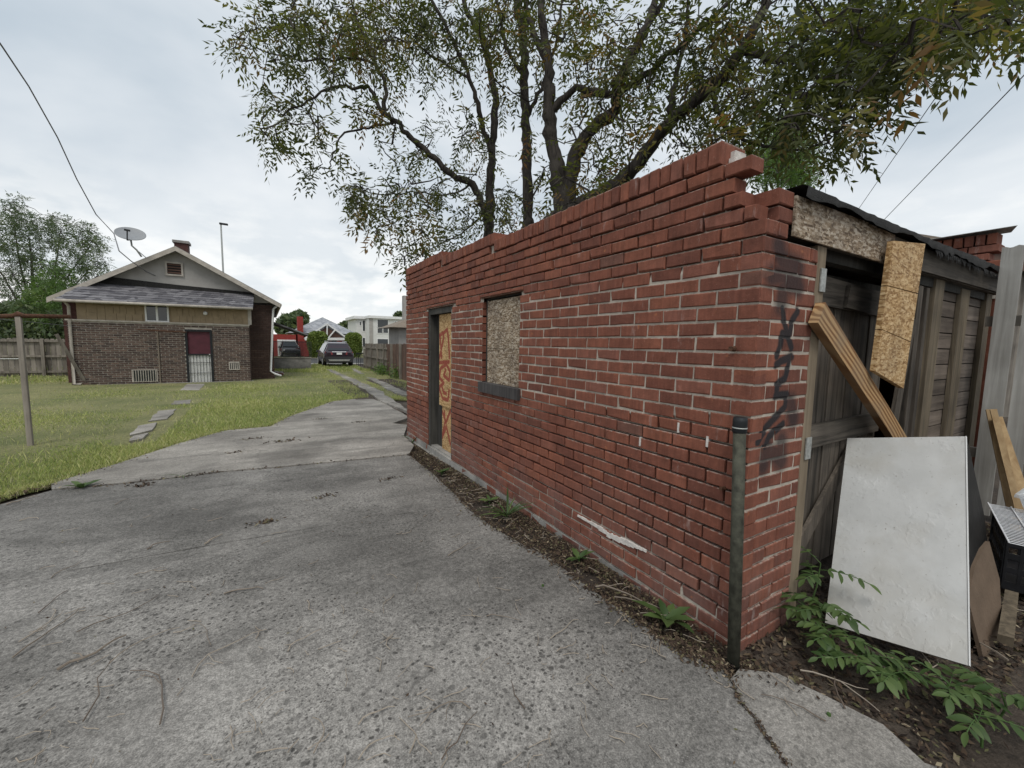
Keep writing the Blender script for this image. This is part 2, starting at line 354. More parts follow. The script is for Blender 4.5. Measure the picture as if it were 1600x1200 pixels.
MAT = {}
MAT['brick'] = m_brick('brick_red'); MAT['brick_graf'] = m_brick('brick_graffiti', graf=True); MAT['brick_joined'] = m_brick('brick_red_far', mode='tint')
MAT['mortar'] = m_mortar('mortar'); MAT['mortar_graf'] = m_mortar('mortar_graffiti', True); MAT['lime'] = m_plain('lime_mortar', (0.62, 0.58, 0.54), 0.95, 0.2, 25, bump=0.6)
MAT['conc_near'] = m_concrete('driveway_concrete_worn', (0.155, 0.147, 0.135), (0.25, 0.238, 0.22))
MAT['conc_far'] = m_concrete('driveway_concrete_pale', (0.22, 0.203, 0.18), (0.33, 0.309, 0.278), 0.7, 1.0, 0.6)
MAT['conc_edge'] = m_concrete('driveway_concrete_edge', (0.175, 0.164, 0.147), (0.265, 0.25, 0.228), 0.85, 1.0, 0.5)
MAT['conc_plain'] = m_concrete('concrete_plain', (0.22, 0.21, 0.195), (0.36, 0.345, 0.32), 0.4, 1.0, 0.2)
MAT['osb_gray'] = m_osb('osb_weathered', (0.10, 0.066, 0.04), (0.29, 0.215, 0.14), (0.52, 0.45, 0.36), 0.5)
MAT['osb_new'] = m_osb('osb_fresh', (0.24, 0.13, 0.05), (0.46, 0.29, 0.13), (0.66, 0.48, 0.27), 0.25)
MAT['wood_dark'] = m_wood('weathered_door_wood', (0.016, 0.014, 0.012), (0.155, 0.13, 0.105), 'z', 1.3)
MAT['wood_dark_h'] = m_wood('weathered_rail_wood', (0.022, 0.019, 0.016), (0.17, 0.145, 0.118), 'x', 1.2)
MAT['wood_jamb'] = m_wood('weathered_jamb_wood', (0.10, 0.075, 0.05), (0.27, 0.215, 0.15), 'z')
MAT['siding'] = m_wood('weathered_siding', (0.06, 0.047, 0.038), (0.215, 0.175, 0.142), 'x', 0.8)
MAT['stud'] = m_wood('weathered_stud', (0.05, 0.04, 0.029), (0.2, 0.162, 0.112), 'z')
MAT['frame_dark'] = m_wood('old_dark_paint_wood', (0.02, 0.02, 0.018), (0.085, 0.08, 0.07), 'z')
MAT['sill'] = m_wood('charred_sill', (0.03, 0.028, 0.028), (0.11, 0.10, 0.098), 'z', 1.4)
MAT['tar'] = m_plain('tar_paper', (0.022, 0.021, 0.02), 0.8, 0.5, 30, bump=0.9)
MAT['pipe'] = m_plain('rusty_green_steel', (0.062, 0.062, 0.046), 0.65, 0.55, 28, 0.3, 0.5)
MAT['galv'] = m_plain('galvanised_steel', (0.42, 0.43, 0.41), 0.55, 0.3, 40, 0.6, 0.3)
MAT['rust'] = m_plain('rusty_steel', (0.10, 0.05, 0.03), 0.8, 0.5, 40, 0.3, 0.5)
MAT['black'] = m_plain('black_plastic', (0.014, 0.014, 0.016), 0.5, 0.3, 10)
MAT['white_wire'] = m_plain('white_wire', (0.75, 0.76, 0.78), 0.5, 0.1, 10)
MAT['bark'] = None
def m_bark():
    g = NG('tree_bark'); v = g.coord('World', (9, 9, 2.2)); n = g.noise(v, 1.5, 8, 0.7, 0.8); w = g.noise(g.coord('World'), 3, 4)
    c = g.mix(g.ramp(n, [(0.35, 0.0), (0.7, 1.0)]), (0.02, 0.017, 0.015), (0.085, 0.073, 0.063)); c = g.mix(g.ramp(w, [(0.5, 0.0), (0.75, 0.5)]), c, (0.095, 0.085, 0.074))
    g.bump(n, 0.9, 0.03); return g.out(c, 0.95)
MAT['bark'] = m_bark()
def m_panel():
    g = NG('white_blistered_board'); v = g.coord('World'); o = g.coord()
    c = g.mix(g.ramp(g.noise(v, 5, 6, 0.6), [(0.4, 0.0), (0.7, 1.0)]), (0.48, 0.485, 0.475), (0.57, 0.575, 0.565))
    c = g.mix(g.ramp(g.noise(v, 55, 5, 0.7), [(0.63, 0.0), (0.70, 0.75)]), c, (0.22, 0.20, 0.17))
    c = g.mix(g.ramp(g.noise(v, 2.3, 5, 0.6), [(0.46, 0.0), (0.72, 0.6)]), c, (0.36, 0.335, 0.28))
    bl = g.noise(g.coord('World', (30, 30, 30)), 1.0, 3, 0.5, 0.3)
    msk = g.ramp(g.noise(v, 3.5, 3), [(0.42, 0.0), (0.6, 1.0)])
    g.bump(g.math('MULTIPLY', g.ramp(bl, [(0.52, 0.0), (0.66, 1.0)]), msk), 0.35, 0.0035); return g.out(c, 0.55)
MAT['panel'] = m_panel()
def m_lumber():
    g = NG('fresh_pine'); v = g.coord('Object', (1, 1, 1))
    st = g.coord('Object', (1.8, 14, 14)); n = g.n('ShaderNodeTexWave', {'Vector': g.coord('Object', (0.55, 3.2, 3.2)), 'Scale': 3.4, 'Distortion': 13.0, 'Detail': 2.5, 'Detail Scale': 0.42}, bands_direction='Z').outputs['Fac']
    c = g.mix(g.ramp(n, [(0.25, 0.0), (0.75, 1.0)]), (0.20, 0.095, 0.035), (0.46, 0.29, 0.14)); c = g.mix(g.ramp(g.noise(v, 5, 4), [(0.45, 0.0), (0.7, 0.5)]), c, (0.24, 0.19, 0.13))
    g.bump(n, 0.15, 0.003); return g.out(c, 0.75)
MAT['lumber'] = m_lumber()
MAT['fiber'] = m_plain('brown_fibreboard', (0.14, 0.10, 0.07), 0.9, 0.18, 8, bump=0.2)
MAT['plank'] = m_wood('tan_plank', (0.25, 0.16, 0.08), (0.50, 0.37, 0.21), 'z', 0.6, bump=0.2)
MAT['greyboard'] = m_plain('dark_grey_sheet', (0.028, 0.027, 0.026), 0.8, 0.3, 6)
MAT['picket'] = m_wood('peeling_white_picket', (0.23, 0.22, 0.20), (0.47, 0.46, 0.43), 'z', 0.7, bump=0.6, tintvar=0.25)
MAT['fence'] = m_wood('grey_fence_wood', (0.11, 0.095, 0.08), (0.33, 0.295, 0.25), 'z', 0.5)
MAT['fence_brown'] = m_wood('brown_fence_wood', (0.05, 0.03, 0.024), (0.19, 0.12, 0.09), 'z', 0.5)
MAT['brown'] = m_plain('brown_painted_wood', (0.105, 0.06, 0.045), 0.8, 0.15, 5)
MAT['brown_trim'] = m_plain('grey_brown_trim', (0.20, 0.165, 0.13), 0.8, 0.15, 5)
g = NG('dirt'); v = g.coord('World'); f = g.noise(v, 1.3, 8, 0.65); f2 = g.noise(v, 60, 5, 0.7)
c = g.mix(g.ramp(f, [(0.35, 0.0), (0.65, 1.0)]), (0.035, 0.027, 0.022), (0.10, 0.08, 0.062)); c = g.mix(1.0, c, g.ramp(f2, [(0.3, 0.5), (0.7, 1.5)]), 'MULTIPLY')
g.bump(f2, 0.8, 0.02); MAT['dirt'] = g.out(c, 0.95)
g = NG('lawn_soil'); v = g.coord('World'); f = g.noise(v, 0.7, 8, 0.65); f2 = g.noise(v, 25, 6, 0.75)
c = g.mix(g.ramp(f, [(0.35, 0.0), (0.65, 1.0)]), (0.15, 0.165, 0.065), (0.26, 0.245, 0.115)); c = g.mix(1.0, c, g.ramp(f2, [(0.3, 0.45), (0.7, 1.5)]), 'MULTIPLY')
g.bump(f2, 1.0, 0.04); MAT['lawn'] = g.out(c, 0.95)
MAT['grass'] = m_leaf('grass_blades', [(0.0, (0.13, 0.185, 0.06)), (0.3, (0.225, 0.29, 0.095)), (0.6, (0.37, 0.41, 0.15)), (0.85, (0.55, 0.52, 0.26)), (1.0, (0.58, 0.54, 0.36))], 0.3, 0.7)
MAT['leaf'] = m_leaf('tree_leaves', [(0.0, (0.04, 0.05, 0.02)), (0.4, (0.08, 0.092, 0.03)), (0.62, (0.125, 0.13, 0.042)), (0.78, (0.15, 0.11, 0.042)), (1.0, (0.18, 0.095, 0.042))], 0.5)
MAT['leaf_bright'] = m_leaf('bright_leaves', [(0.0, (0.06, 0.11, 0.03)), (0.6, (0.115, 0.19, 0.055)), (1.0, (0.2, 0.27, 0.085))], 0.45)
MAT['leaf_back'] = m_leaf('background_leaves', [(0.0, (0.05, 0.075, 0.036)), (0.6, (0.09, 0.125, 0.06)), (1.0, (0.15, 0.18, 0.09))], 0.3)
MAT['arbor'] = m_leaf('arborvitae_leaves', [(0.0, (0.07, 0.11, 0.02)), (0.6, (0.15, 0.21, 0.04)), (1.0, (0.25, 0.29, 0.065))], 0.2)
MAT['weed'] = m_leaf('weed_leaves', [(0.0, (0.05, 0.10, 0.03)), (1.0, (0.10, 0.17, 0.05))], 0.25)
def m_rand_leaf(name, a, b):
    g = NG(name); c = g.mix(g.rand(), a, b); g.out(c, 0.55, 0, 0.35)
    tr = g.n('ShaderNodeBsdfTranslucent', {'Color': c}); ms = g.n('ShaderNodeMixShader', {0: 0.25, 1: g.b.outputs[0], 2: tr.outputs[0]})
    g.t.links.new(ms.outputs[0], g.t.nodes['Material Output'].inputs[0]); return g.m
MAT['sapling'] = m_rand_leaf('sapling_leaf', (0.035, 0.07, 0.018), (0.10, 0.15, 0.045))
MAT['litter'] = m_leaf('leaf_litter', [(0.0, (0.02, 0.013, 0.01)), (0.5, (0.065, 0.042, 0.028)), (0.78, (0.13, 0.093, 0.06)), (0.92, (0.10, 0.10, 0.045)), (1.0, (0.32, 0.26, 0.18))], 0.1, 0.9)
MAT['twig'] = m_rand_leaf('dry_twig', (0.12, 0.09, 0.07), (0.42, 0.36, 0.29))
MAT['asphalt'] = m_plain('asphalt', (0.06, 0.06, 0.06), 0.95, 0.2, 3, bump=0.4)
MAT['stucco'] = m_plain('grey_stucco', (0.34, 0.325, 0.305), 0.95, 0.1, 3, bump=0.2)
MAT['tan'] = m_plain('tan_shingle', (0.29, 0.222, 0.145), 0.9, 0.15, 4)
MAT['white'] = m_plain('white_paint', (0.70, 0.70, 0.69), 0.6, 0.08, 4)
MAT['offwhite'] = m_plain('pale_siding', (0.60, 0.60, 0.58), 0.8, 0.06, 2)
MAT['trim'] = m_plain('weathered_pale_trim', (0.40, 0.365, 0.32), 0.85, 0.22, 5)
MAT['roof'] = m_shingle('grey_asphalt_shingle', (0.075, 0.073, 0.082), (0.19, 0.185, 0.195))
MAT['roof_pale'] = m_shingle('pale_asphalt_shingle', (0.20, 0.21, 0.225), (0.34, 0.35, 0.37))
MAT['house_brick'] = m_brick('house_brown_brick', mode='tint', dark=1.0)
def m_hb():
    g = NG('brown_brick'); v = g.coord('World'); c = g.ramp(g.tint(), [(0.0, (0.055, 0.038, 0.034)), (0.5, (0.09, 0.06, 0.05)), (1.0, (0.14, 0.095, 0.075))])
    c = g.mix(1.0, c, g.ramp(g.noise(v, 20, 4), [(0.3, 0.75), (0.7, 1.2)]), 'MULTIPLY'); return g.out(c, 0.9)
MAT['house_brick'] = m_hb()
MAT['house_brick_dark'] = m_plain('dark_red_brick', (0.075, 0.035, 0.03), 0.9, 0.3, 14)
MAT['house_mortar'] = m_plain('house_mortar', (0.42, 0.38, 0.33), 0.95, 0.3, 5)
MAT['red_paint'] = m_plain('bright_red_brick', (0.25, 0.04, 0.032), 0.85, 0.2, 6)
MAT['maroon'] = m_plain('maroon_door_paint', (0.085, 0.022, 0.032), 0.6, 0.2, 5)
MAT['iron'] = m_plain('black_iron', (0.02, 0.022, 0.024), 0.6, 0.2, 8, 0.3)
MAT['glass'] = m_glass('dark_glass')
MAT['car_paint'] = m_glass('car_paint_plum', (0.03, 0.02, 0.028), 0.18)
MAT['car_black'] = m_glass('car_paint_black', (0.012, 0.012, 0.014), 0.2)
MAT['car_trim'] = m_plain('car_grey_trim', (0.045, 0.045, 0.048), 0.6, 0.1, 6)
MAT['silver'] = m_plain('silver_trim', (0.5, 0.5, 0.5), 0.35, 0.1, 6, 0.7)
MAT['tail'] = m_glass('tail_light_red', (0.22, 0.01, 0.012), 0.15)
MAT['tyre'] = m_plain('tyre_rubber', (0.02, 0.02, 0.02), 0.9, 0.2, 8)
MAT['dish'] = m_plain('grey_dish', (0.25, 0.26, 0.27), 0.5, 0.08, 5)
MAT['wire'] = m_plain('grey_cable', (0.16, 0.16, 0.165), 0.7, 0.1, 5)
def m_clear():
    g = NG('clear_plastic'); g.out((0.72, 0.74, 0.76), 0.25, 0, 0.5); g.b.inputs['Transmission Weight'].default_value = 0.55; g.b.inputs['IOR'].default_value = 1.2; return g.m
MAT['clear'] = m_clear()

# ================================================================== SETTING
def sheet(name, x0, x1, y0, y1, dz, mat, nx=2, ys=None, par=None):
    ys = ys or sorted({y0, y1} | {a for a, b in ZP if y0 < a < y1}); xs = np.linspace(x0, x1, nx)
    V = [(x, y, zg(y)+dz) for y in ys for x in xs]; Fs = [(j*nx+i, j*nx+i+1, (j+1)*nx+i+1, (j+1)*nx+i) for j in range(len(ys)-1) for i in range(nx-1)]
    m = MB(); m.add(V, Fs); return m.build(name, mat, par)
tag(sheet('ground', -400, 400, -60, 600, -0.06, MAT['dirt']), kind='structure')
tag(sheet('street', -200, 200, 36, 45, -0.05, MAT['asphalt']), kind='structure')
o = tag(sheet('sidewalk', -200, 200, 33.6, 35.4, -0.02, MAT['conc_plain']), kind='structure')
o = tag(sheet('far_sidewalk', -200, 200, 45.6, 47.2, -0.02, MAT['conc_plain']), kind='structure')
tag(sheet('far_lawn', -200, 200, 47.2, 120, -0.025, MAT['lawn']), kind='structure')

# lawn outline from the photograph's edge between grass and concrete
EDGE = [gnd(*p) for p in [(0,778),(40,766),(80,757),(192,722),(280,693),(352,673),(420,667),(452,651),(520,627),(576,621)]]
def poly_obj(name, pts, top, th, mat, par=None, wob=0.0):
    bm = bmesh.new(); vs_ = []
    P = []
    for a, b in zip(pts, pts[1:]+pts[:1]):
        a = np.array(a[:2], float); b = np.array(b[:2], float); n = max(1, int(np.linalg.norm(b-a)/0.18)) if wob else 1
        for k in range(n): P.append(a+(b-a)*k/n+((rng.random(2)-.5)*2*wob if k else 0))
    for p in P: vs_.append(bm.verts.new((p[0], p[1], zg(p[1])+top)))
    f = bm.faces.new(vs_)
    if f.normal.z < 0 or (f.normal_update() or f.normal.z < 0): f.normal_flip()
    r = bmesh.ops.extrude_face_region(bm, geom=[f]); 
    for e in r['geom']:
        if isinstance(e, bmesh.types.BMVert): e.co.z += 0
    for vtx in vs_: vtx.co.z -= th
    bmesh.ops.recalc_face_normals(bm, faces=bm.faces)
    me = bpy.data.meshes.new(name); bm.to_mesh(me); bm.free()
    return link(name, me, mat, par)
lawn_pts = [(-14, 4.2)] + [(-8, 4.4)] + [tuple(p[:2]) for p in EDGE] + [(1.6, 10.4), (3.4, 10.3), (3.6, 33.4), (-14, 33.4)]
tag(poly_obj('lawn', lawn_pts, -0.012, 0.03, MAT['lawn']), kind='structure')

# driveway: each slab is a child of the driveway
def lerp(a, b, t): return a+(b-a)*t
J2 = [gnd(*p) for p in [(0,912),(240,868),(352,848),(520,820),(636,802),(729,789)]]
ST = [gnd(*p) for p in [(80,766),(192,756),(280,746),(340,738),(440,730),(636,711)]]
J4 = [gnd(*p) for p in [(420,669),(636,664)]]
RE = [gnd(*p) for p in [(642,713),(677,741),(715,776),(740,801),(764,820),(816,851),(848,865),(900,904),(960,948),(1020,988),(1060,1016),(1108,1038),(1135,1047)]]
JR = [gnd(*p) for p in [(1140,1062),(1152,1084),(1160,1104),(1180,1122),(1196,1152),(1212,1172),(1232,1200)]]
RS = [gnd(*p) for p in [(1155,1045),(1215,1052),(1290,1087),(1380,1132),(1445,1192)]]
drive = poly_obj('driveway', [(-9,-6),(-0.9,-6),(-0.45,-0.5),(-0.3,0.2),(-0.42,2.4),(-0.5,4.0),(-0.3,4.4),(-0.3,9.5),(-2.6,5.5),(-4.4,4.0),(-9,4.0)], -0.014, 0.05, MAT['dirt'])
tag(drive, kind='structure')
def xy(L): return [tuple(p[:2]) for p in L]
def off(L, dx, dy): return [(p[0]+dx, p[1]+dy) for p in xy(L)]
wallside = [(-0.42, 2.55)]
re_near = [p for p in xy(RE) if p[1] < J2[-1][1]-0.06]; re_far = [p for p in xy(RE) if p[1] > J2[-1][1]+0.06]
jr_end = np.array(xy(JR)[-1]); jr_dir = np.array(xy(JR)[-1])-np.array(xy(JR)[0]); jr_far = tuple(jr_end+jr_dir*6)
poly_obj('slab', [(-9, 2.3)] + off(J2, 0, -0.008) + re_near + off(JR, -0.004, 0) + [(jr_far[0]-.004, jr_far[1])] + [(-9, jr_far[1])], 0.004, 0.08, MAT['conc_near'], drive, 0.009)
poly_obj('slab', [(-9, 3.9)] + [(-4.6, 3.72)] + off(ST, 0, -0.014) + re_far[::1][:0] + re_far + off(J2[::-1], 0, 0.008) + [(-9, 2.316)], 0.0, 0.08, MAT['conc_near'], drive, 0.004)
poly_obj('slab', [tuple(p[:2]) for p in EDGE[2:7]] + off(J4, 0, -0.01)[1:] + [(-0.04, ST[-1][1]+1.25), (-0.10, ST[-1][1]+.5), (-0.30, ST[-1][1]+0.06)] + off(ST[::-1], 0, 0.014), 0.008, 0.08, MAT['conc_far'], drive, 0.008)
poly_obj('slab', [tuple(p[:2]) for p in EDGE[6:]] + xy([gnd(596, 628), gnd(640, 652)]) + [(0.1, J4[1][1]+.3)] + off(J4[::-1], 0, 0.012), 0.004, 0.08, MAT['conc_far'], drive, 0.01)
poly_obj('slab', off(JR, 0.004, 0) + [(jr_far[0]+.004, jr_far[1])] + [(xy(RS)[-1][0]+1.2, jr_far[1])] + xy(RS[::-1]), 0.0, 0.08, MAT['conc_edge'], drive, 0.016)

# broken ribbon driveway running out to the street
strips = [poly_obj('driveway_ribbon', [(0.15,8.4),(0.95,8.4),(1.15,32),(0.35,32)], -0.02, 0.03, MAT['dirt']), poly_obj('driveway_ribbon', [(1.7,8.4),(3.0,8.4),(2.9,32),(1.9,32)], -0.02, 0.03, MAT['dirt'])]
for s_ in strips: tag(s_, kind='structure')
def ribbon(k, pl, pr, n, keep):
    for i in range(n):
        if rng.random() > keep: continue
        a0, a1 = i/n, (i+0.93)/n
        q = []
        for L, t in ((pl, a0), (pr, a0), (pr, a1), (pl, a1)):
            s = t*(len(L)-1); j = min(int(s), len(L)-2); p = lerp(np.array(L[j]), np.array(L[j+1]), s-j); q.append(p+(rng.random(2)-.5)*0.10)
        poly_obj('paver', q, 0.03+rng.random()*0.02, 0.07, MAT['conc_far'], strips[k], 0.02)
A_l = xy([gnd(*p) for p in [(600,630),(570,610),(547,597),(528,587),(510,578)]]); A_r = xy([gnd(*p) for p in [(640,647),(596,613),(566,599),(541,588),(518,578)]])
ribbon(0, A_l, A_r, 16, 1.0)
B_l = xy([gnd(*p) for p in [(618,616),(594,603),(572,590),(556,582),(549,577)]]); B_r = xy([gnd(*p) for p in [(650,624),(622,608),(585,592),(565,583),(555,577)]])
ribbon(1, B_l, B_r, 12, 0.85)
# stepping path to the back door
path = poly_obj('garden_path', xy([gnd(*p) for p in [(300,600),(322,600),(285,650),(228,690),(200,684),(250,648)]]), -0.006, 0.03, MAT['dirt']); tag(path, kind='structure')
for q in [[(292,601),(322,601),(310,611),(282,611)], [(272,628),(300,626),(296,632),(266,634)], [(246,644),(276,641),(262,656),(232,660)], [(214,668),(246,662),(236,674),(206,682)], [(206,684),(232,679),(222,688),(204,692)]]:
    poly_obj('stepping_stone', [tuple((gnd(*p)[:2])+(rng.random(2)-.5)*.05) for p in q], 0.03, 0.06, MAT['conc_far'], path, 0.02)

# ================================================================== BRICK GARAGE
H = 0.0762; LB = 0.2164; HB = 0.106; PW = 0.502; GL = 5.6; GW = 4.35; JT = 0.011
garage = thing('brick_garage', 'derelict red brick garage with boarded window and crumbling parapet corner', 'garage', (0, 0, 0))
DOOR = (3.70, 4.58, -3, 25.37); WIN = (2.10, 2.85, 14.0, 25.5)
def top_courses(y): return 31 if y < 2.60 else (32 if y < 4.02 else 33)
END = {27: 0.045, 28: 0.12, 29: 0.16, 30: 0.075, 31: 0.23}       # ragged end of the top courses at the broken corner
BR = []      # (face, u0, u1, z0, z1, proud, thick)
for c_ in range(-2, 33):
    z0, z1 = c_*H+JT/2, (c_+1)*H-JT/2
    u = 0.0; first = (c_ % 2 == 0); lo = 0.0
    end = max(END.get(c_, 0.0), 0.0)
    cuts = []; y = LB if first else HB
    yy = [0.0]
    while y < GL: yy.append(y); y += LB
    yy.append(GL)
    for a, b in zip(yy[:-1], yy[1:]):
        mid = (a+b)/2
        if c_ >= top_courses(mid): continue
        a, b = a+JT/2, b-JT/2
        if a < 0.01: a = 0.0
        if c_ in END:
            if b < END[c_]+0.03: continue
            a = max(a, END[c_])
        segs = [(a, b)]
        for (o0, o1, k0, k1) in (DOOR, WIN):
            if k0-0.2 <= c_ < k1-0.6:
                ns = []
                for s0, s1 in segs:
                    if s1 <= o0 or s0 >= o1: ns.append((s0, s1)); continue
                    if s0 < o0-0.03: ns.append((s0, o0-0.001))
                    if s1 > o1+0.03: ns.append((o1+0.001, s1))
                segs = ns
        for s0, s1 in segs:
            zb = z0
            if c_ == 25 and any(s0 < o1 and s1 > o0 for (o0, o1, _, _) in (DOOR, WIN)): zb = z0+0.45*H
            BR.append(['wall', s0, s1, zb, z1, 0.0])
    # pier facing the alley
    if c_ < 26:
        edges = ([HB, HB+LB, PW] if first else [LB, 2*LB, PW]); a = 0.0
        for e in edges:
            BR.append(['pier', a+(JT/2 if a else 0.0), e-(JT/2 if e < PW else 0), z0, z1, 0.0]); a = e
BR += [['pier', 0.0, 0.10, 26*H+.005, 27*H-.005, 0.004], ['pier', 0.112, 0.195, 26*H+.005, 27*H-.005, 0.0],
       ['pierback', 0.11, 0.235, 27*H+.004, 28*H-.006, 0.0], ['pierback', 0.10, 0.225, 28*H+.004, 29*H-.004, 0.0]]
# rowlock coping
for (y0, y1, c_) in ((0.23, 2.60, 31), (2.60, 4.02, 32), (4.02, GL, 33)):
    n = int((y1-y0)/0.0745); w = (y1-y0)/n
    for i in range(n): BR.append(['cope', y0+i*w+.004, y0+(i+1)*w-.004, c_*H+.006, c_*H+.112, 0.0])
def bd(b):
    c = ((0.0, (b[1]+b[2])/2) if b[0] in ('wall', 'cope') else ((b[1]+b[2])/2, 0.0)); z = (b[3]+b[4])/2
    d = math.sqrt((c[0]-CAM[0])**2+(c[1]-CAM[1])**2+(z-CAM[2])**2); return d*(0.6 if b[0] != 'wall' else 1)/math.sqrt(max(1e-4, (b[2]-b[1])*(b[4]-b[3])))
BR.sort(key=bd)
def brick_geo(lx, lz, depth, seed):
    """front face at y=0 looking to -y, from x=-lx/2..lx/2; bevelled and slightly chipped"""
    r = np.random.default_rng(seed); e = 0.005
    def j(s=0.0018): return (r.random()-.5)*2*s
    outer = [(-lx/2, e, -lz/2), (lx/2, e, -lz/2), (lx/2, e, lz/2), (-lx/2, e, lz/2)]
    inner = [(-lx/2+e, 0, -lz/2+e), (lx/2-e, 0, -lz/2+e), (lx/2-e, 0, lz/2-e), (-lx/2+e, 0, lz/2-e)]
    outer = [(p[0]+j(), p[1], p[2]+j()) for p in outer]
    inner = [(p[0]+j(.003), p[1]+j(.001), p[2]+j(.003)) for p in inner]
    if r.random() < 0.42:
        k = r.integers(0, 4); s = 0.010+0.014*r.random(); p = inner[k]; inner[k] = (p[0]*(1-s*3), p[1]+.001, p[2]*(1-s*9)); q = outer[k]; outer[k] = (q[0]*(1-s), q[1]+.005, q[2]*(1-s*3))
    back = [(p[0], depth, p[2]) for p in outer]
    V = outer+inner+back
    Fs = [(4,5,6,7)]+[(i, (i+1) % 4, 4+(i+1) % 4, 4+i) for i in range(4)]+[(8+i, 8+(i+1) % 4, (i+1) % 4, i) for i in range(4)]+[(11,10,9,8)]
    return V, Fs
cache = {}
def brick_mesh(lx, lz, depth, mat):
    k = (round(lx, 2), round(lz, 3), round(depth, 2), int(rng.integers(0, 7)), mat.name)
    if k not in cache:
        V, Fs = brick_geo(lx, lz, depth, hash(k[:4]) % 99991); me = bpy.data.meshes.new('brick'); me.from_pydata(V, [], Fs); me.update(); me.materials.append(mat); cache[k] = me
    me = cache[k]; return me, lx/ (2*abs(k[0]/2)) if k[0] else 1
def frame_of(b):
    kind, a, e, z0, z1, pr = b; m = (a+e)/2; z = (z0+z1)/2
    if kind == 'wall': return Vector((-pr, m, z)), -PI/2, 0.10
    if kind == 'cope': return Vector((-0.004, m, z)), -PI/2, 0.20
    if kind == 'pierback': return Vector((m, 0.0, z)), 0.0, 0.16
    return Vector((m, -pr, z)), 0.0, 0.10
def wobble(b):
    if b[0] == 'wall' and b[3] > 27*H: return 0.006, 0.012
    if b[0] == 'cope': return 0.005, 0.03
    return 0.0022, 0.006
NOBJ = 300
joined = MB()
for i, b in enumerate(BR):
    loc, rz, dep = frame_of(b); lx, lz = b[2]-b[1], b[4]-b[3]; wo, wr = wobble(b)
    if b[0] == 'wall' and b[1] < 0.001: dep = min(0.10, dep)
    loc = loc+Vector(((rng.random()-.5)*2*wo, (rng.random()-.5)*2*wo*(0.6), (rng.random()-.5)*0.003))
    if (b[0] in ('wall',) and b[1] < 0.001) or (b[0] == 'pier' and b[1] < 0.001): loc = loc  # corner bricks
    rx, ry, rzz = [(rng.random()-.5)*2*wr for _ in range(3)]
    if i < NOBJ:
        mt = MAT['brick_graf'] if b[0] in ('pier', 'pierback') else MAT['brick']
        me, _ = brick_mesh(lx, lz, dep, mt); o = bpy.data.objects.new('brick', me); C0.objects.link(o)
        o.location = loc; o.rotation_euler = (rx*.5, ry, rz+rzz*.5); parent(o, garage)
        k = (round(lx, 2), round(lz, 3)); o.scale = (lx/k[0], 1, lz/k[1])
    else:
        V, Fs = brick_geo(lx, lz, dep, i); R = Matrix.Rotation(rz+rzz*.5, 3, 'Z') @ Matrix.Rotation(ry, 3, 'Y')
        joined.add([tuple(R @ Vector(p)+loc) for p in V], Fs, float(rng.random()))
# right-hand wall parapet seen over the roof, and the return at its front
for c_ in range(27, 33):
    y = 0.02+(0.1 if c_ % 2 else 0.0)+(0.04 if c_ == 32 else 0)
    while y < GL:
        V, Fs = brick_geo(LB-JT, H-JT, 0.19, c_); R = Matrix.Rotation(-PI/2, 3, 'Z'); loc = Vector((4.15-.006*rng.random(), y+LB/2, (c_+.5)*H)); joined.add([tuple(R @ Vector(p)+loc) for p in V], Fs, float(rng.random())); y += LB
y = 0.12
while y < GL:
    V, Fs = brick_geo(0.064, 0.104, 0.2, int(y*100)); R = Matrix.Rotation(-PI/2, 3, 'Z'); loc = Vector((4.147, y, 33*H+.055)); joined.add([tuple(R @ Vector(p)+loc) for p in V], Fs, float(rng.random())); y += 0.077
jo = joined.build('brick_courses', MAT['brick_joined'], garage); jo['kind'] = 'stuff'

# mortar body of the long wall: relief follows how much pointing is left
def mdepth(y, z):
    k = z/H
    d = 0.0045
    if k > 26.2: d = 0.03
    elif k > 24.5: d = 0.018
    n = 0.5+0.5*math.sin(y*1.9+1.3*math.sin(z*3.1)+0.7)
    if k < 14.5-1.2*y and k > 2.0: d = 0.034
    if k < 13 and 1.6 < y < 3.2 and k > 9.5: d = 0.016
    if k < 4 and y > 0.4: d = 0.010
    return d + 0.003*n
def mortar_face(name, u0, u1, k0, k1, place, dfun, nu=0.12, mat='mortar'):
    m = MB(); us = np.linspace(u0, u1, max(2, int((u1-u0)/nu))); zs = np.linspace(k0*H, k1*H, max(2, int((k1-k0)*2)))
    V = [place(u, z, dfun(u, z)+(rng.random()-.5)*.003) for z in zs for u in us]; n = len(us)
    Fs = [(j*n+i, j*n+i+1, (j+1)*n+i+1, (j+1)*n+i) for j in range(len(zs)-1) for i in range(n-1)]
    m.add(V, Fs); return m.build(name, MAT[mat], garage)
pl_wall = lambda u, z, d: (d, u, z)
for (u0, u1, k0, k1) in ((0.005, 2.10, -2, 27), (2.10, 2.85, -2, 12.5), (2.10, 2.85, 25.5, 27), (2.85, 3.70, -2, 27), (3.70, 4.58, 25.4, 27), (4.58, GL-.005, -2, 27),
                         (0.19, 2.67, 27, 31.0), (2.67, 4.10, 27, 32.0), (4.10, GL-.005, 27, 33.0)):
    mortar_face('mortar', u0, u1, k0, k1, pl_wall, mdepth)
mortar_face('mortar', 0.005, PW-.004, -2, 26.0, lambda u, z, d: (u, d, z), lambda u, z: 0.004 if 8 < z/H < 24 else 0.012, mat='mortar_graf')
w = MB()
w.box(0.0300, 0.2, 0.23, 2.67, 26*H, 31*H+.004).box(0.0300, 0.2, 2.67, 4.10, 26*H, 32*H+.004).box(0.03, 0.2, 4.10, GL, 26*H, 33*H+.004)
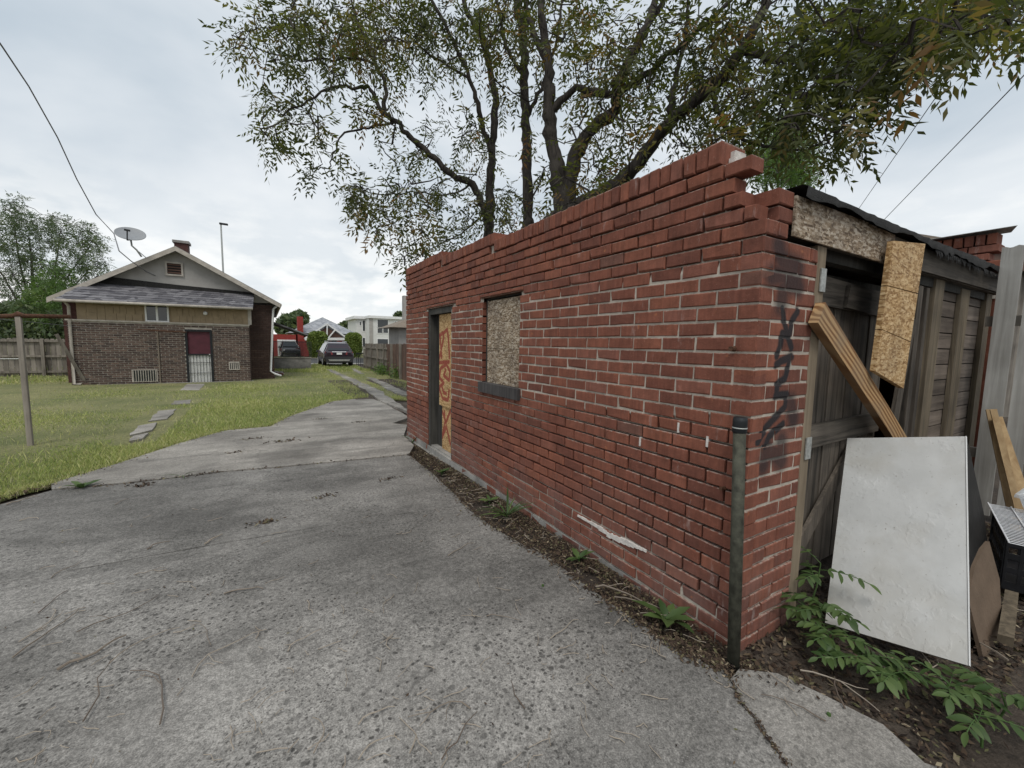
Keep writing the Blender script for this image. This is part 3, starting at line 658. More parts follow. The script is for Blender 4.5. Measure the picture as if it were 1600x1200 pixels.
w.box(0.09, 0.2, 0.02, 2.10, -0.3, 26*H).box(0.09, 0.2, 2.10, 2.85, -0.3, 12.6*H).box(0.09, 0.2, 2.10, 2.85, 25.6*H, 26*H).box(0.09, 0.2, 2.85, 3.70, -0.3, 26*H).box(0.09, 0.2, 3.70, 4.58, 25.5*H, 26*H).box(0.09, 0.2, 4.58, GL, -0.3, 26*H)
w.build('wall_core', MAT['mortar'], garage)
w = MB(); w.box(0.21, PW-.004, 0.035, 0.2, -0.3, 25.98*H).build('pier_core', MAT['mortar'], garage)
w = MB(); w.box(4.19, GW, 0.22, GL, -0.3, 32.9*H); w.box(4.06, GW, 0.02, 0.215, -0.3, 26*H).build('side_wall', MAT['brick_joined'], garage)
w = MB(); w.box(0.2, 4.15, GL-.2, GL, -0.3, 30*H).build('rear_wall', MAT['brick_joined'], garage)
# corner bricks' second faces: fill the vertical edge so the corner reads solid
w = MB(); w.box(-0.001, 0.30, 0.6, GL, -0.32, -0.005).build('foundation', MAT['conc_plain'], garage)
w = MB(); w.box(-0.03, 0.25, 3.2, GL+.02, -0.34, -0.085).build('foundation', MAT['conc_plain'], garage)
# a lost brick edge filled with bright lime mortar
w = MB()
for a, b, hh in ((0.66, 0.80, .030), (0.80, 0.95, .040), (0.95, 1.06, .026), (0.56, 0.66, .034)):
    pass
lm = [onx(*p, 0.0) for p in [(903,806),(930,820),(955,838),(985,850),(1010,861)]]
P = []
for i, q in enumerate(lm):
    hh = (0.006, 0.012, 0.016, 0.015, 0.006)[i]; P.append((q[1], q[2]+hh, q[2]-hh))
for (a, t0, b0), (b, t1, b1) in zip(P[:-1], P[1:]):
    for k in range(4):
        y0, y1 = lerp(a, b, k/4), lerp(a, b, (k+1)/4); tt = lerp(t0, t1, (k+.5)/4)+(rng.random()-.5)*.008; bb = lerp(b0, b1, (k+.5)/4)+(rng.random()-.5)*.008
        w.box(-0.0045-rng.random()*.003, 0.03, y1, y0, bb, tt)
w.build('lime_patch', MAT['lime'], garage)
w = MB()
for (px, py, pz) in ((1105, 690, 1), (1060, 668, 1), (1000, 690, 1)):
    q = onx(px, py, 0.0); w.box(-0.002, .03, q[1]-.006, q[1]+.006, q[2]-.028, q[2]+.028)
w.build('lime_patch', MAT['lime'], garage)
# mortar crust on the broken parapet end
w = MB()
for (y, z, s) in ((0.235, 31*H+.06, .05), (0.22, 30.6*H, .035), (0.21, 31*H+.03, .045)):
    for k in range(5):
        a = rng.random(3)-.5; x = 0.05+0.11*rng.random(); w.box(x-s*.5, x+s*.5, y-.012-.01*rng.random(), y+.02, z+a[2]*.05-s*.35, z+a[2]*.05+s*.35)
w.build('mortar_crust', MAT['lime'], garage)

# window: boarded with two sheets of weathered strand board, sooty timber sill
win = MB().box(0.055, 0.085, 2.10, 2.85, 25.2*H, 25.5*H).box(0.05, 0.085, 2.81, 2.85, 14*H, 25.2*H).box(0.05, 0.085, 2.10, 2.125, 14*H, 25.2*H).build('window', MAT['frame_dark'], garage)
MB().box(0.045, 0.06, 2.126, 2.81, 18.65*H, 25.0*H).build('board', MAT['osb_gray'], win)
MB().box(0.042, 0.06, 2.126, 2.80, 14.0*H, 18.6*H).build('board', MAT['osb_gray'], win)
MB().box(-0.028, 0.10, 2.07, 2.88, 12.62*H, 13.97*H).build('sill', MAT['sill'], garage)
MB().box(0.003, 0.085, 2.06, 2.90, 25.38*H, 25.46*H).build('lintel', MAT['rust'], garage)
MB().box(0.003, 0.085, 3.66, 4.63, 25.30*H, 25.38*H).build('lintel', MAT['rust'], garage)
# side door: dark frame, two strand-board sheets sprayed with red lettering
def yz(p): q = onx(p[0], p[1], 0.075); return (q[1], q[2])
def A5(a, b): return (620+a/6, 360+b/6)
def A6(a, b): return (620+a/6, 560+b/6)
paint = [[A5(402,985), A5(432,962), A5(440,1000), A5(402,1190)], [A5(440,960), A5(472,930), A5(484,1010), A5(494,1190)], [A5(405,990), A5(420,1190)],
         [A6(395,40), A6(490,33)], [A6(458,108), A6(440,160), A6(490,205), A6(497,120), A6(465,55), A6(410,95), A6(400,180), A6(440,230)],
         [A6(440,230), A6(395,272), A6(430,375), A6(480,392), A6(490,300)], [A6(422,262), A6(440,320), A6(462,330)],
         [A6(410,490), A6(448,600), A6(490,490)], [A6(412,740), A6(452,640), A6(488,800)], [A6(432,500), A6(440,600), A6(416,720)]]
paint = [[yz(p) for p in s] for s in paint]
MAT['osb_door'] = m_osb('osb_red_letters', (0.26, 0.14, 0.05), (0.46, 0.29, 0.13), (0.62, 0.43, 0.22), 0.2, paint)
dr = MB().box(0.02, 0.13, 4.50, 4.578, -0.12, 25.25*H).box(0.02, 0.13, 3.702, 3.74, -0.1, 25.25*H).box(0.02, 0.13, 3.74, 4.50, 24.3*H, 25.25*H).build('door', MAT['frame_dark'], garage)
MB().box(0.075, 0.09, 3.742, 4.30, 0.62, 24.2*H).build('board', MAT['osb_door'], dr)
MB().box(0.095, 0.11, 3.742, 4.24, 0.02, 0.70).build('board', MAT['osb_door'], dr)
MB().box(0.12, 0.14, 3.742, 4.5, -0.12, 24.3*H).build('door_leaf', MAT['frame_dark'], dr)
MB().box(0.03, 0.2, 3.74, 4.5, -0.2, 0.015).build('threshold', MAT['conc_plain'], dr)

# front: fascia, tar roof edge, plank doors
RZ = 2.19
MB().slab([(0.225, -0.012, 2.005), (1.02, -0.014, 2.0), (1.02, -0.014, RZ), (0.225, -0.012, RZ)], 0.012).build('fascia', MAT['osb_gray'], garage)
MB().slab([(1.03, -0.008, 2.0), (1.42, -0.01, 1.995), (1.42, -0.01, RZ-.01), (1.03, -0.008, RZ)], 0.012).build('fascia', MAT['osb_gray'], garage)
MB().slab([(1.43, 0.0, 2.02), (4.1, 0.0, 2.03), (4.1, 0.0, RZ-.03), (1.43, 0.0, RZ-.01)], 0.012).build('fascia', MAT['wood_dark_h'], garage)
m = MB(); xs = np.linspace(0.228, 4.12, 60); 
pr_ = []
for i, x in enumerate(xs):
    dr_ = 0.012*math.sin(x*7)+rng.random()*0.012 + (0.03*rng.random() if x > 2.2 else 0)
    yv = -0.045-0.012*rng.random(); zt = 2.232-0.010*math.sin(x*1.3)-0.006*x
    pr_.append([(x, yv, zt-0.036-dr_), (x, yv-.006, zt-.006), (x, yv+.02, zt+.006), (x, 0.35, zt-.002), (x, GL-.22, zt-.16)])
V = [p for r in pr_ for p in r]; m.add(V, [(i*5+j, (i+1)*5+j, (i+1)*5+j+1, i*5+j+1) for i in range(59) for j in range(4)])
m.build('roof', MAT['tar'], garage, True)
MB().box(0.21, 4.14, 0.02, GL-.21, 2.02, 2.05).build('roof_deck', MAT['wood_dark_h'], garage)
m = MB()
for i in range(170):
    x = 2.0+2.05*rng.random(); l = 0.02+0.05*rng.random(); w_ = 0.008+.02*rng.random(); z = 2.20-0.012*x
    m.add([(x, -.04, z), (x+w_, -.043, z), (x+w_*.5+(rng.random()-.5)*.03, -.035-.02*rng.random(), z-l)], [(0, 1, 2)])
m.build('tar_fringe', MAT['tar'], garage)['kind'] = 'stuff'
# door opening frame
MB().box(PW+.004, 0.60, 0.005, 0.18, -0.02, 2.0).build('jamb', MAT['wood_jamb'], garage)
MB().box(0.603, 4.05, 0.06, 0.12, 1.955, 2.02).build('header', MAT['frame_dark'], garage)
leaf = MB().box(0.62, 1.98, 0.185, 0.20, 0.03, 1.93).build('plank_door', MAT['frame_dark'], garage)
x = 0.61; k = 0
while x < 1.9:
    wd_ = 0.11+0.04*rng.random(); dz = (rng.random()-.5)*.03; dy = rng.random()*.008
    MB().box(x, x+wd_-.008, 0.150+dy, 0.175+dy, 0.04+dz*.5, 1.80+dz, float(rng.random())).build('plank', MAT['wood_dark'], leaf); x += wd_; k += 1
MB().slab([(0.615, 0.130, 1.74), (1.93, 0.130, 1.70), (1.93, 0.130, 1.865), (0.615, 0.130, 1.91)], 0.03).build('rail', MAT['wood_dark_h'], leaf)
MB().slab([(1.16, 0.105, 1.73), (1.5, 0.105, 1.71), (1.5, 0.105, 1.86), (1.18, 0.105, 1.87)], 0.024).build('rail_block', MAT['wood_dark_h'], leaf)
MB().slab([(0.60, 0.120, 0.86), (1.9, 0.125, 0.88), (1.9, 0.125, 1.02), (0.60, 0.120, 1.0)], 0.03).build('rail', MAT['wood_dark_h'], leaf)
MB().beam((0.70, 0.125, 0.10), (1.5, 0.13, 0.80), 0.10, 0.022, (0, -1, 0)).build('brace', MAT['wood_dark'], leaf)
for zc_ in (1.83, 0.93):
    h_ = MB().slab([(0.545, -0.004, zc_-.06), (0.60, -0.004, zc_-.06), (0.60, -0.004, zc_+.06), (0.545, -0.004, zc_+.06)], 0.006)
    hs_ = MB().slab([(0.603, 0.114, zc_-.05), (0.74, 0.114, zc_-.012), (0.74, 0.114, zc_+.018), (0.603, 0.114, zc_+.05)], 0.005)
    h_.build('hinge', MAT['galv'], leaf); hs_.build('hinge_strap', MAT['galv'], leaf)
leaf2 = MB().box(2.2, 4.04, 0.11, 0.125, 0.03, 1.95).build('siding_door', MAT['frame_dark'], garage)
for i, (x, x1_) in enumerate(((2.12, 2.20), (2.30, 2.36), (2.45, 2.65), (3.12, 3.35), (3.85, 4.02))):
    MB().box(x, x1_, 0.045+.006*(i % 2), 0.081, 0.05, 2.0+.03*(i % 3) if i > 1 else 1.94, float(rng.random())).build('stud', MAT['stud'] if i > 1 else MAT['wood_dark'], leaf2)
for i in range(15):
    z = 0.05+i*0.131
    MB().box(2.22, 4.04, 0.0825+rng.random()*.004, 0.106, z+.004, min(z+.126, 2.0), float(rng.random())).build('siding_board', MAT['siding'], leaf2)
MB().beam((1.80, 0.05, 0.35), (2.06, 0.05, 1.70), 0.10, 0.022, (0, -1, 0)).build('loose_slat', MAT['wood_dark'], leaf2)
# anchor stub and bolt on the long wall
q = onx(1147, 545, 0.0); MB().tube([(0.01, q[1], q[2]), (-0.03, q[1], q[2])], [0.014, 0.012], 10).build('pipe_stub', MAT['rust'], garage)
q = onx(1132, 763, 0.0); MB().tube([(0.01, q[1], q[2]), (-0.035, q[1], q[2]+.004)], [0.011, 0.009], 8).build('bolt', MAT['rust'], garage)
MB().slab([(4.10, -0.04, 33*H+.135), (4.42, 0.05, 33*H+.14), (4.42, 0.75, 33*H+.125), (4.02, 0.75, 33*H+.112)], 0.004).build('flashing', MAT['galv'], garage)

# ================================================================== THINGS ROUND THE GARAGE
def solo(mb, name, mat, label, cat, group=None, smooth=False):
    o = mb.build(name, mat, None, smooth); rebase(o); return tag(o, label, cat, group)
# steel pipe post at the corner
t = thing('pipe_bollard', 'rusty green steel pipe standing upright at the corner of the brick garage', 'pipe', (-0.115, -0.075, 0))
pb, pt = np.array([-0.118, -0.068, -0.05]), at(1157, 652, 1.93)
MB().tube([pb, lerp(pb, pt, .5), pt-(0, 0, .05)], 0.0275, 16).build('post', MAT['pipe'], t, True)
MB().tube([pt-np.array((0, 0, .075)), pt-np.array((0, 0, .068)), pt-np.array((0, 0, .02)), pt], [0.0285, .0315, .0315, .029], 16).build('threaded_cap', MAT['iron'], t, True)
MB().tube([pt-np.array((0, 0, .052)), pt-np.array((0, 0, .046))], 0.0325, 16).build('ring', MAT['galv'], t, True)

# white board leaning with one corner on the plank door
BRp, BLp = at(1513, 1040, 1.83), at(1290, 968, 1.83)
a_ = ray(1489, -670); a_ /= np.linalg.norm(a_); b_ = ray(390, 680); b_ /= np.linalg.norm(b_); b_ -= a_*(a_@b_); b_ /= np.linalg.norm(b_)
BLp = BRp+b_*0.541; TRp = BRp+a_*1.187; TLp = BLp+a_*1.187
t = thing('white_board', 'large white blistered board leaning askew in front of the plank door', 'board', tuple(BLp*[1, 1, 0]))
fr = MB(); nn = 14; mm_ = 26; V = []
nrm = np.cross(b_, a_); nrm /= np.linalg.norm(nrm); nrm = nrm if nrm@(CAM-BRp) > 0 else -nrm
MB().slab([BLp, BRp, TRp, TLp] if np.cross(BRp-BLp, TLp-BLp)@nrm > 0 else [BRp, BLp, TLp, TRp], 0.012).build('face', MAT['panel'], t)
bk = nrm*-0.0125
MB().slab([p+bk for p in ([BLp, BRp, TRp, TLp] if np.cross(BRp-BLp, TLp-BLp)@nrm > 0 else [BRp, BLp, TLp, TRp])], 0.006).build('backing', MAT['fiber'], t)
MB().beam(BRp-b_*.004+bk*.2, TRp-b_*.004+bk*.2, 0.003, 0.014, tuple(nrm)).build('edge_strip', MAT['white'], t)
# strand-board strip nailed upright over the gap between the doors
oc = [ony(*p, -0.07) for p in [(1368,580),(1412,607),(1446,381),(1396,376)]]
t = thing('strand_board_strip', 'golden strand board strip standing over the gap beside the plank door', 'board', (oc[0][0], -.07, 0))
u1, u2 = (oc[3]-oc[0]), (oc[2]-oc[1])
for k0, k1 in ((0, .322), (.328, .656), (.663, 1)):
    MB().slab([oc[0]+u1*k0, oc[1]+u2*k0, oc[1]+u2*k1, oc[0]+u1*k1], 0.028).build('panel', MAT['osb_new'], t)
# fresh pine plank leaning diagonally
la, lb = ony(1284, 488, -0.055), ony(1411, 690, 0.0)
d_ = (lb-la)/np.linalg.norm(lb-la)
me_o = MB(); LL = np.linalg.norm(lb-la)+.25
me_o.box(0, LL, -0.045, 0.0, -0.060, 0.060); lum = me_o.build('pine_plank', MAT['lumber'])
xax = Vector(d_); yax = Vector((0, 1, 0)); yax = (yax-xax*yax.dot(xax)).normalized(); zax = xax.cross(yax)
lum.matrix_world = Matrix(((xax.x, yax.x, zax.x, la[0]), (xax.y, yax.y, zax.y, la[1]+.045), (xax.z, yax.z, zax.z, la[2]), (0, 0, 0, 1)))
tag(lum, 'fresh knotty pine plank nailed diagonally across the plank door', 'plank')

# fence along the right-hand boundary, peeling white pickets
FX = 3.62
fence = thing('picket_fence', 'tall peeling white picket fence beside the black crate', 'fence', (FX, -2, 0))
y = -0.055; i = 0
while y > -3.9:
    wd_ = 0.115+0.02*rng.random(); zt = (2.40 if i == 0 else 2.22+0.05*rng.random()); j = rng.random(4)*.03
    if i == 1: y -= 0.02
    m = MB(); x0 = FX+rng.random()*.012; n = 5; ys = np.linspace(y, y-wd_, n); tz = [zt-rng.random()*.06 for _ in ys]
    front = [(x0, y, 0.0), (x0, y-wd_, 0.0)]+[(x0, yy_, z_) for yy_, z_ in zip(ys[::-1], tz)]
    m.slab(front[::-1], 0.022 if i else .03, float(rng.random())); m.build('picket', MAT['picket'], fence); y -= wd_+0.014; i += 1
for z in (0.5, 1.7): MB().box(FX+.03, FX+.07, -3.9, 0.0, z, z+.09).build('rail', MAT['fence'], fence)
# dark boards and clutter behind the white board
def leanboard(name, px, D, th, mat, label, cat, group=None):
    P = [at(x, y, d) for (x, y), d in zip(px, D)]; n = np.cross(P[1]-P[0], P[-1]-P[0])
    if n@(CAM-P[0]) < 0: P = P[::-1]
    return solo(MB().slab(P, th), name, mat, label, cat, group)
g0 = gnd(1490, 905); 
P = [np.array((1.62, -0.36, 0.0)), np.array((1.80, -0.10, 0.0)), np.array((2.05, 0.0, 1.0)), np.array((1.86, -0.30, 1.02))]
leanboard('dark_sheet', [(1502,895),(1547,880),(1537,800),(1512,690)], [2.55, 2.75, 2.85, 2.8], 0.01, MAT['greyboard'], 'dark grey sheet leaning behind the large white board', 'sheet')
# brown fibreboard offcut with a curved edge
pc = [(1545,1062),(1565,960),(1562,905),(1546,846),(1536,858),(1524,885),(1516,918),(1514,940)]
pd = [2.02, 2.30, 2.36, 2.30, 2.26, 2.22, 2.16, 2.12]
P = [at(x, y, d) for (x, y), d in zip(pc, pd)]
# make them coplanar
cen = np.mean(P, 0); u_, s_, vh = np.linalg.svd(np.array(P)-cen); nf = vh[2]; P = [CAM+(p-CAM)*(((cen-CAM)@nf)/((p-CAM)@nf)) for p in P]
if np.cross(P[1]-P[0], P[-1]-P[0])@(CAM-cen) < 0: P = P[::-1]
solo(MB().slab(P, 0.016), 'fibreboard_offcut', MAT['fiber'], 'curved brown fibreboard offcut standing on edge beside the white board', 'board')
# wooden stake and short log on the litter
q = gnd(1570, 1010); q2 = gnd(1568, 965)
solo(MB().beam(q+(0, 0, .03), gnd(1578, 945)+(0, 0, .06), 0.05, 0.05, jit=.004), 'timber_offcut', MAT['stud'], 'short weathered timber offcut lying behind the fibreboard', 'timber')
# pale planks leaning on the fence
def plank(p0, p1, w_, th, label):
    solo(MB().beam(p0, p1, w_, th, (-.9, -.3, .3)), 'leaning_plank', MAT['plank'], label, 'plank', 'pale planks leaning on the picket fence')
for k, (a, b) in enumerate((((1546,640),(1580,800)), ((1558,652),(1608,800)), ((1552,640),(1592,800)))):
    p1 = onx(*a, FX-.10-.05*k); p0 = onx(*b, FX-.36-.10*k); dd = (p0-p1); p0 = p1+dd*(p1[2]-.01)/(p1[2]-p0[2])
    plank(p0, p1, (.045, .06, .04)[k], .022, ('narrow tan plank leaning on the picket fence, set closest to its pickets', 'widest of the tan planks leaning on the picket fence behind the crate', 'thin tan plank leaning on the picket fence, foot standing out farthest')[k])
# black crate with a white wire shelf and a clear bin on top
q = at(1580, 900, 2.75); cz = 0.60
cx, cy = 2.28, -0.72
crate = thing('black_crate', 'black plastic milk crate standing by the picket fence', 'crate', (cx, cy, 0))
rot = Matrix.Rotation(math.radians(15.8), 4, 'Z')
def cr(m, name, mat, par):
    m.v = [tuple((rot @ Vector((p[0], p[1], p[2])))+Vector((cx, cy, 0))) for p in m.v]; return m.build(name, mat, par)
W2 = 0.27
for lev, zb in enumerate((0.0,)):
    m = MB(); m.box(-W2, W2, -W2, W2, zb+.005, zb+.02); cr(m, 'crate_floor', MAT['black'], crate)
    for s in range(4):
        m = MB()
        for k in range(9):
            u = -W2+k*(2*W2/8)
            m.box(u-.008, u+.008, -W2, -W2+.012, zb+.02, zb+.36)
        for z in (zb+.02, zb+.11, zb+.20, zb+.28, zb+.335): m.box(-W2, W2, -W2+.001, -W2+.014, z, z+.035)
        r4 = Matrix.Rotation(s*PI/2, 3, 'Z'); m.v = [tuple(r4 @ Vector(p)) for p in m.v]; cr(m, 'crate_side', MAT['black'], crate)
shelf = thing('wire_shelf', 'white wire grid shelf lying on top of the black crate', 'wire shelf', (cx, cy, .37))
sp = [at(1536,777,2.62), at(1586,779,2.95), at(1618,846,2.5), at(1566,838,2.25)]
sz = np.mean([p[2] for p in sp]); shz = 0.376
gr = Matrix.Rotation(math.radians(15.8), 4, 'Z')
def sh(m, name):
    m.v = [tuple((gr @ Vector(p))+Vector((cx-.10, cy-.0, 0))) for p in m.v]; return m.build(name, MAT['white_wire'], shelf)
for k in range(27):
    u = -0.42+k*0.84/26; sh(MB().tube([(u, -.30, shz), (u, .27, shz)], .0026, 5), 'wire')
for k in range(6):
    u = -0.27+k*0.54/5; sh(MB().tube([(-.43, u, shz+.006), (.43, u, shz+.006)], .0042, 5), 'cross_wire')
bn = thing('clear_bin', 'clear plastic tub on the wire shelf by the fence', 'tub', (2.62, -.62, .385))
m = MB(); bx_, by_ = 2.62, -.62
for (r0, z0, r1, z1) in ((.13, .39, .17, .50), (.17, .50, .185, .502), (.185, .502, .188, .48)):
    m.add([(bx_+sx*r0, by_+sy*r0*.8, z0) for sx, sy in ((-1,-1),(1,-1),(1,1),(-1,1))]+[(bx_+sx*r1, by_+sy*r1*.8, z1) for sx, sy in ((-1,-1),(1,-1),(1,1),(-1,1))], [(i, (i+1) % 4, 4+(i+1) % 4, 4+i) for i in range(4)])
m.add([(bx_+sx*.13, by_+sy*.104, .389) for sx, sy in ((-1,-1),(1,-1),(1,1),(-1,1))], [(0, 1, 2, 3)])
m.build('tub', MAT['clear'], bn)

# neighbour's brown shed behind the fence
e0 = at(1375, 356, 7.5); e1 = at(1605, 391, 7.5*ray(1375, 356)[2]/ray(1605, 391)[2])
du = (e1-e0)/np.linalg.norm(e1-e0); dn = np.array((-du[1], du[0], 0.0))
if dn[1] < 0: dn = -dn
es, ex = e0-du*1.2, e1+du*3.0
nb = thing('brown_shed', 'low brown timber building beyond the picket fence', 'shed', tuple((es+ex)/2*[1, 1, 0]))
MB().add([es, ex, ex-(0, 0, .10), es-(0, 0, .10)]+[p+dn*3.2+np.array((0, 0, .25)) for p in (es, ex, ex-(0, 0, .10), es-(0, 0, .10))], [(3,2,1,0),(0,1,5,4),(4,5,6,7),(0,4,7,3),(1,2,6,5),(2,3,7,6)]).build('roof', MAT['brown_trim'], nb)
f0, f1 = es+dn*.06, ex+dn*.06
MB().slab([f0-(0, 0, .42), f1-(0, 0, .42), f1-(0, 0, .105), f0-(0, 0, .105)], .03).build('fascia', MAT['brown'], nb)
n = int(np.linalg.norm(ex-es)/.2)
for i in range(n):
    p, q = lerp(es, ex, i/n)+dn*.35, lerp(es, ex, (i+.96)/n)+dn*.35
    MB().slab([(p[0], p[1], -.1), (q[0], q[1], -.1), (q[0], q[1], q[2]-.02), (p[0], p[1], p[2]-.02)], .02, float(rng.random())).build('wall_board', MAT['fence'], nb)

# overhead cables
def cable(p0, p1, sag, r, label, n=24):
    pts = [lerp(p0, p1, i/n)-np.array((0, 0, sag*4*(i/n)*(1-i/n))) for i in range(n+1)]
    o = MB().tube(pts, r, 6).build('overhead_cable', MAT['wire']); return tag(rebase(o), label, 'cable')
cable(at(1555, 18, 8), at(1310, 372, 26), 0.0, .012, 'thin overhead cable running down through the tree leaves to the garage roofline')
cable(at(1680, 35, 8), at(1340, 386, 26), 0.0, .014, 'bare overhead cable beyond the tree crossing open sky')

# ================================================================== HOUSE
HY = 19.0; HM = 20.1; hz_ = -0.27
house = thing('brick_bungalow', 'brown brick bungalow with grey gable and tan shingled rear addition', 'house', (-4.9, 22, hz_))
def hp(px, py, y=HY): return ony(px, py, y)
xl, xr = hp(108, 560)[0], hp(391, 560)[0]; zt = hp(250, 505)[2]; zt2 = hp(250, 468)[2]
gx0, gx1 = hp(113, 560, HM)[0]-.15, hp(428, 560, HM)[0]
RY = HM-.38; ridge = hp(274, 384, RY); eL = hp(73, 464, RY); eR = hp(438, 474, RY)
zb = hz_-.1
dxl, dxr, dzt = hp(291, 560)[0], hp(333, 560)[0], hp(310, 515)[2]
# addition walls: mortar core plus individually modelled bricks (joined, too small to pick apart)
w = MB(); w.box(xl+.02, dxl, HY+.02, HY+.12, zb, zt).box(dxr, xr-.02, HY+.02, HY+.12, zb, zt).box(dxl, dxr, HY+.02, HY+.12, dzt, zt)
w.box(xr-.14, xr-.02, HY+.12, HM, zb, zt).box(xl+.02, xl+.14, HY+.12, HM, zb, zt)
wall = w.build('wall', MAT['house_mortar'], house)
bk_ = MB(); hh = 0.078; nrow = int((zt-zb)/hh); bl = 0.235
for r in range(nrow):
    x = xl-(bl/2 if r % 2 else 0); z = zb+r*hh
    while x < xr:
        a, b = max(x, xl)+.008, min(x+bl, xr)-.008; x += bl
        if b-a < .04: continue
        if z < dzt:
            if a < dxl < b: b = dxl-.003
            elif a < dxr < b: a = dxr+.003
            elif a >= dxl and b <= dxr: continue
            if b-a < .03: continue
        d = rng.random()*.006; bk_.box(a+.004, b-.004, HY-d, HY+.05, z+.011, z+hh-.013, float(rng.random()))
    y = HY+.12
    while y < HM: bk_.box(xr-.05, xr+.004, y+.008, min(y+bl, HM)-.008, z+.007, z+hh-.009, float(rng.random())); y += bl
o = bk_.build('wall_bricks', MAT['house_brick'], house); o['kind'] = 'stuff'
# main house body
w = MB(); w.box(gx0, gx1, HM, HM+11, zb, eL[2]+.15); w.build('main_wall', MAT['house_brick_dark'], house)
bk_ = MB()
for r in range(int((eR[2]-zb)/hh)):
    z = zb+r*hh; x = gx1-1.2-(bl/2 if r % 2 else 0)
    while x < gx1:
        a, b = x+.008, min(x+bl, gx1)-.008; x += bl
        if b-a > .04: bk_.box(a, b, HM-.02, HM+.05, z+.007, z+hh-.009, 0.15+0.4*float(rng.random()) if z > 1.0 else .4+.5*float(rng.random()))
o = bk_.build('wall_bricks', MAT['house_brick'], house); o['kind'] = 'stuff'
# gable
gz = zt2
mid = np.array((ridge[0], HM-.05, ridge[2]-.05)); gl_ = np.array((eL[0]+.35, HM-.05, eL[2]+.02)); gr_ = np.array((eR[0]-.2, HM-.05, eR[2]+.02))
g_ = MB().add([gl_, gr_, mid, gl_+(0, .2, 0), gr_+(0, .2, 0), mid+np.array((0, .2, 0))], [(0,1,2),(5,4,3),(0,3,4,1),(1,4,5,2),(2,5,3,0)]).build('gable', MAT['stucco'], house)
# louvred vent
v0, v1 = hp(262, 428, HM-.05), hp(283, 413, HM-.05); cxv = (v0[0]+v1[0])/2
vf = MB().box(v0[0]-.06, v0[0], HM-.11, HM-.051, v0[2]-.06, v1[2]+.06).box(v1[0], v1[0]+.06, HM-.11, HM-.051, v0[2]-.06, v1[2]+.06).box(v0[0], v1[0], HM-.11, HM-.051, v1[2], v1[2]+.06).box(v0[0], v1[0], HM-.11, HM-.051, v0[2]-.06, v0[2]).build('gable_vent', MAT['trim'], house)
MB().box(v0[0], v1[0], HM-.06, HM-.052, v0[2], v1[2]).build('vent_back', MAT['iron'], vf)
for k in range(4):
    z = v0[2]+(v1[2]-v0[2])*(k+.3)/4; MB().slab([(v0[0], HM-.11, z), (v1[0], HM-.11, z), (v1[0], HM-.07, z+.06), (v0[0], HM-.07, z+.06)], .008).build('louvre', MAT['brown'], vf)
# main roof: two planes with bargeboards
yb0, yb1 = RY, HM+11.6
for nm, e, s in (('left', eL, -1), ('right', eR, 1)):
    A = np.array((ridge[0], yb0, ridge[2])); Bq = np.array((e[0], yb0, e[2])); n = np.array((0, yb1-yb0, 0))
    P = [A, Bq, Bq+n, A+n]
    if np.cross(P[1]-P[0], P[3]-P[0])[2] < 0: P = P[::-1]
    MB().slab(P, .10).build('roof', MAT['roof'], house)
    MB().slab([A-(0, .03, .02), Bq-(0, .03, .02), Bq-(0, .03, .20), A-(0, .03, .20)] if s < 0 else [Bq-(0, .03, .02), A-(0, .03, .02), A-(0, .03, .20), Bq-(0, .03, .20)], -.03).build('bargeboard', MAT['trim'], house)
    MB().slab([A+(0, .08, -.11), Bq+(0, .08, -.11), Bq+(0, .5, -.11), A+(0, .5, -.11)], .01).build('soffit', MAT['trim'], house)
MB().tube([eR+(0, 0, -.06), eR+(0, 11, -.06)], .06, 6).build('gutter', MAT['trim'], house)
# shed roof over the addition
s0, s1, s2, s3 = hp(85, 467, HY-.35), hp(395, 481, HY-.35), hp(397, 461, HM-.06), hp(145, 442, HM-.06)
s3 = np.array((s0[0]+.45, HM-.06, s3[2])); 
sr = MB().slab([s0, s1, s2, s3], .06).build('addition_roof', MAT['roof'], house)
rows = 7
for r in range(rows):
    a0, a1 = r/rows, (r+1.12)/rows; n = 30
    for i in range(n):
        t0, t1 = (i+(.5 if r % 2 else 0))/n, (i+(.5 if r % 2 else 0)+.97)/n; t1 = min(t1, 1.0)
        if t1-t0 < .003: continue
        P = [lerp(lerp(s0, s3, a0), lerp(s1, s2, a0), t0), lerp(lerp(s0, s3, a0), lerp(s1, s2, a0), t1), lerp(lerp(s0, s3, min(1, a1)), lerp(s1, s2, min(1, a1)), t1), lerp(lerp(s0, s3, min(1, a1)), lerp(s1, s2, min(1, a1)), t0)]
        dz = np.array((0, -.01, .018+.006*rng.random())); P = [P[0]+dz, P[1]+dz, P[2]+dz*.25, P[3]+dz*.25]
        MB().slab(P, .014, float(rng.random())).build('shingle', MAT['roof'], sr)
MB().slab([s3+(0, -.02, 0), s2+(0, -.02, 0), s2+(0, -.03, .10), s2*.5+s3*.5+(0, -.03, .17), s3+(.3, -.03, .28)], .01).build('tar_flashing', MAT['tar'], house)
MB().tube([s0-(0, .05, .04), s1-(0, .05, .04)], .05, 8).build('gutter', MAT['trim'], house, True)
